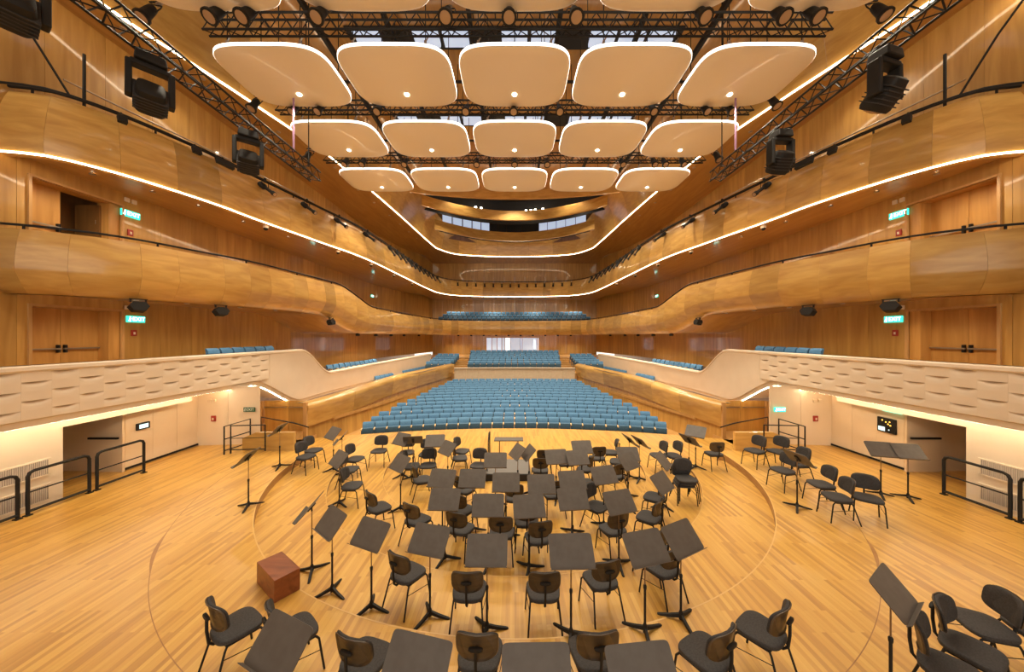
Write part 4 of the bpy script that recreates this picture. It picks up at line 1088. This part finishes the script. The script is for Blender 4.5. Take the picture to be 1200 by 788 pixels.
# ------------------------------------------------------------------ podium, box
pc = on_floor(594, 556, 0)
e = empty('conductor_podium', (-.2, 10.1, FRONT), label='black carpeted conductor podium with a tall guard rail, amid the music stands', cat='podium')
MB().box((0, .3, .1), (1.35, 1.2, .2)).build('platform', M['podium'], e, bevel=.015)
MB().box((0, .3, .205), (1.3, 1.15, .012)).build('carpet_top', M['podium_top'], e)
g = MB(); g.tube([(-.62, .95, .2), (-.62, .95, 1.1), (-.62, .6, 1.15), (-.62, .35, .95), (-.62, .35, .2)], .02, 7); g.build('guard_rail', M['black'], e, smooth=50)
e = empty('conductor_desk', (-.2, 11.6, FRONT), label='wide flat black conductor desk on two posts behind the podium', cat='music stand')
MB().box((0, 0, .68), (1.0, .4, .03)).build('desk_top', M['desk'], e, bevel=.006)
for x in (-.32, .32): MB().tube([(x, 0, .03), (x, 0, .67)], .02, 7).build('post', M['poletop'], e); MB().box((x, 0, .015), (.06, .45, .03)).build('foot', M['black'], e)
e = MB().prism([(-3.50, 4.87), (-3.30, 5.15), (-3.86, 5.55), (-4.07, 5.28)], 0, .33)
bx = e.build('wooden_box', M['box'], None, bevel=.006); tag(bx, 'red-brown wooden box standing on the stage floor by the pale ring line', 'box')

# ------------------------------------------------------------------ lamps added in the ceiling to brighten the stalls
hl = bpy.data.lights.new('added_stalls_light', 'SPOT'); hl.energy = STALLS_FILL_W; hl.spot_size = R(120); hl.spot_blend = .7; hl.color = WARM; hl.shadow_soft_size = .3
HM = [MB().lathe([(.2, .25), (.22, 0), (.2, 0)], 14).mesh('housing', M['black'], 40), MB().lathe([(.02, .02), (.19, .02), (.19, .0), (.02, .0)], 14).mesh('lamp', M['lamp'])]
for x in (-5, 0, 5):
    for y, z in ((21, 15.4), (24, 15.4), (29.4, 16.6)):
        e = empty('added_stalls_light', (x, y, z), label='added round ceiling lamp brightening the stalls', cat='fill light', group='added stalls lamps')
        inst('housing', HM[0], e); inst('lamp', HM[1], e)
        lo = bpy.data.objects.new('added_stalls_light_source', hl); col.objects.link(lo); lo.parent = e; lo.location = (0, 0, -.05)
# tier lamps: the downlights under the tiers, with added fill at the far end
tl = bpy.data.lights.new('tier_and_fill_light', 'SPOT'); tl.energy = 110; tl.spot_size = R(150); tl.spot_blend = .8; tl.color = WARM; tl.shadow_soft_size = .06
tl_fill = tl.copy(); tl_fill.energy = 300  # stronger copy, added as fill for the far tiers and end wall
for s in (-1, 1):
    for path, z, ys in ((T3_PATH, 8.28, (9.2, 11.5, 15, 19.5, 25, 31)), (T2_PATH, None, (9.6, 12.5, 15.4, 20.5, 24, 27.5)), (CE_PATH, 12.9, (8, 12, 16.5, 21, 27))):
        for Y in ys:
            p, nv = at_path(path, s, Y)
            lo = bpy.data.objects.new('tier_and_fill_light', tl if z or Y < 16 else tl_fill); col.objects.link(lo); lo.location = (p.x + s * .85, p.y, (z or t2_bot(p.y) - .05))

for x in (-7, -2.4, 2.4, 7):  # fill lamps added under both tiers to brighten the end wall
    for y, z in ((39.6, 3.85), (39.6, 8.2)):
        lo = bpy.data.objects.new('tier_and_fill_light', tl_fill); col.objects.link(lo); lo.location = (x, y, z)
# lift gap: the short dark step in the outer joint line
for s in (-1, 1):
    a0, a1 = (R(213), R(224)) if s < 0 else (R(317), R(325))
    pts = arc(8.27, a0, a1, 14); k_ = len(pts) - 1
    mb = MB(); mb.loft([[Vector((x * q, CY + (y - CY) * q, h)) for q, h in ((.9996, -.01), (1.0 + .006 * math.sin(math.pi * i / k_), -.01), (1.0 + .006 * math.sin(math.pi * i / k_), .012 * math.sin(math.pi * i / k_) + .001), (.9996, .002))] for i, (x, y) in enumerate(pts)])
    mb.build('lift_gap', M['riser'], fl)
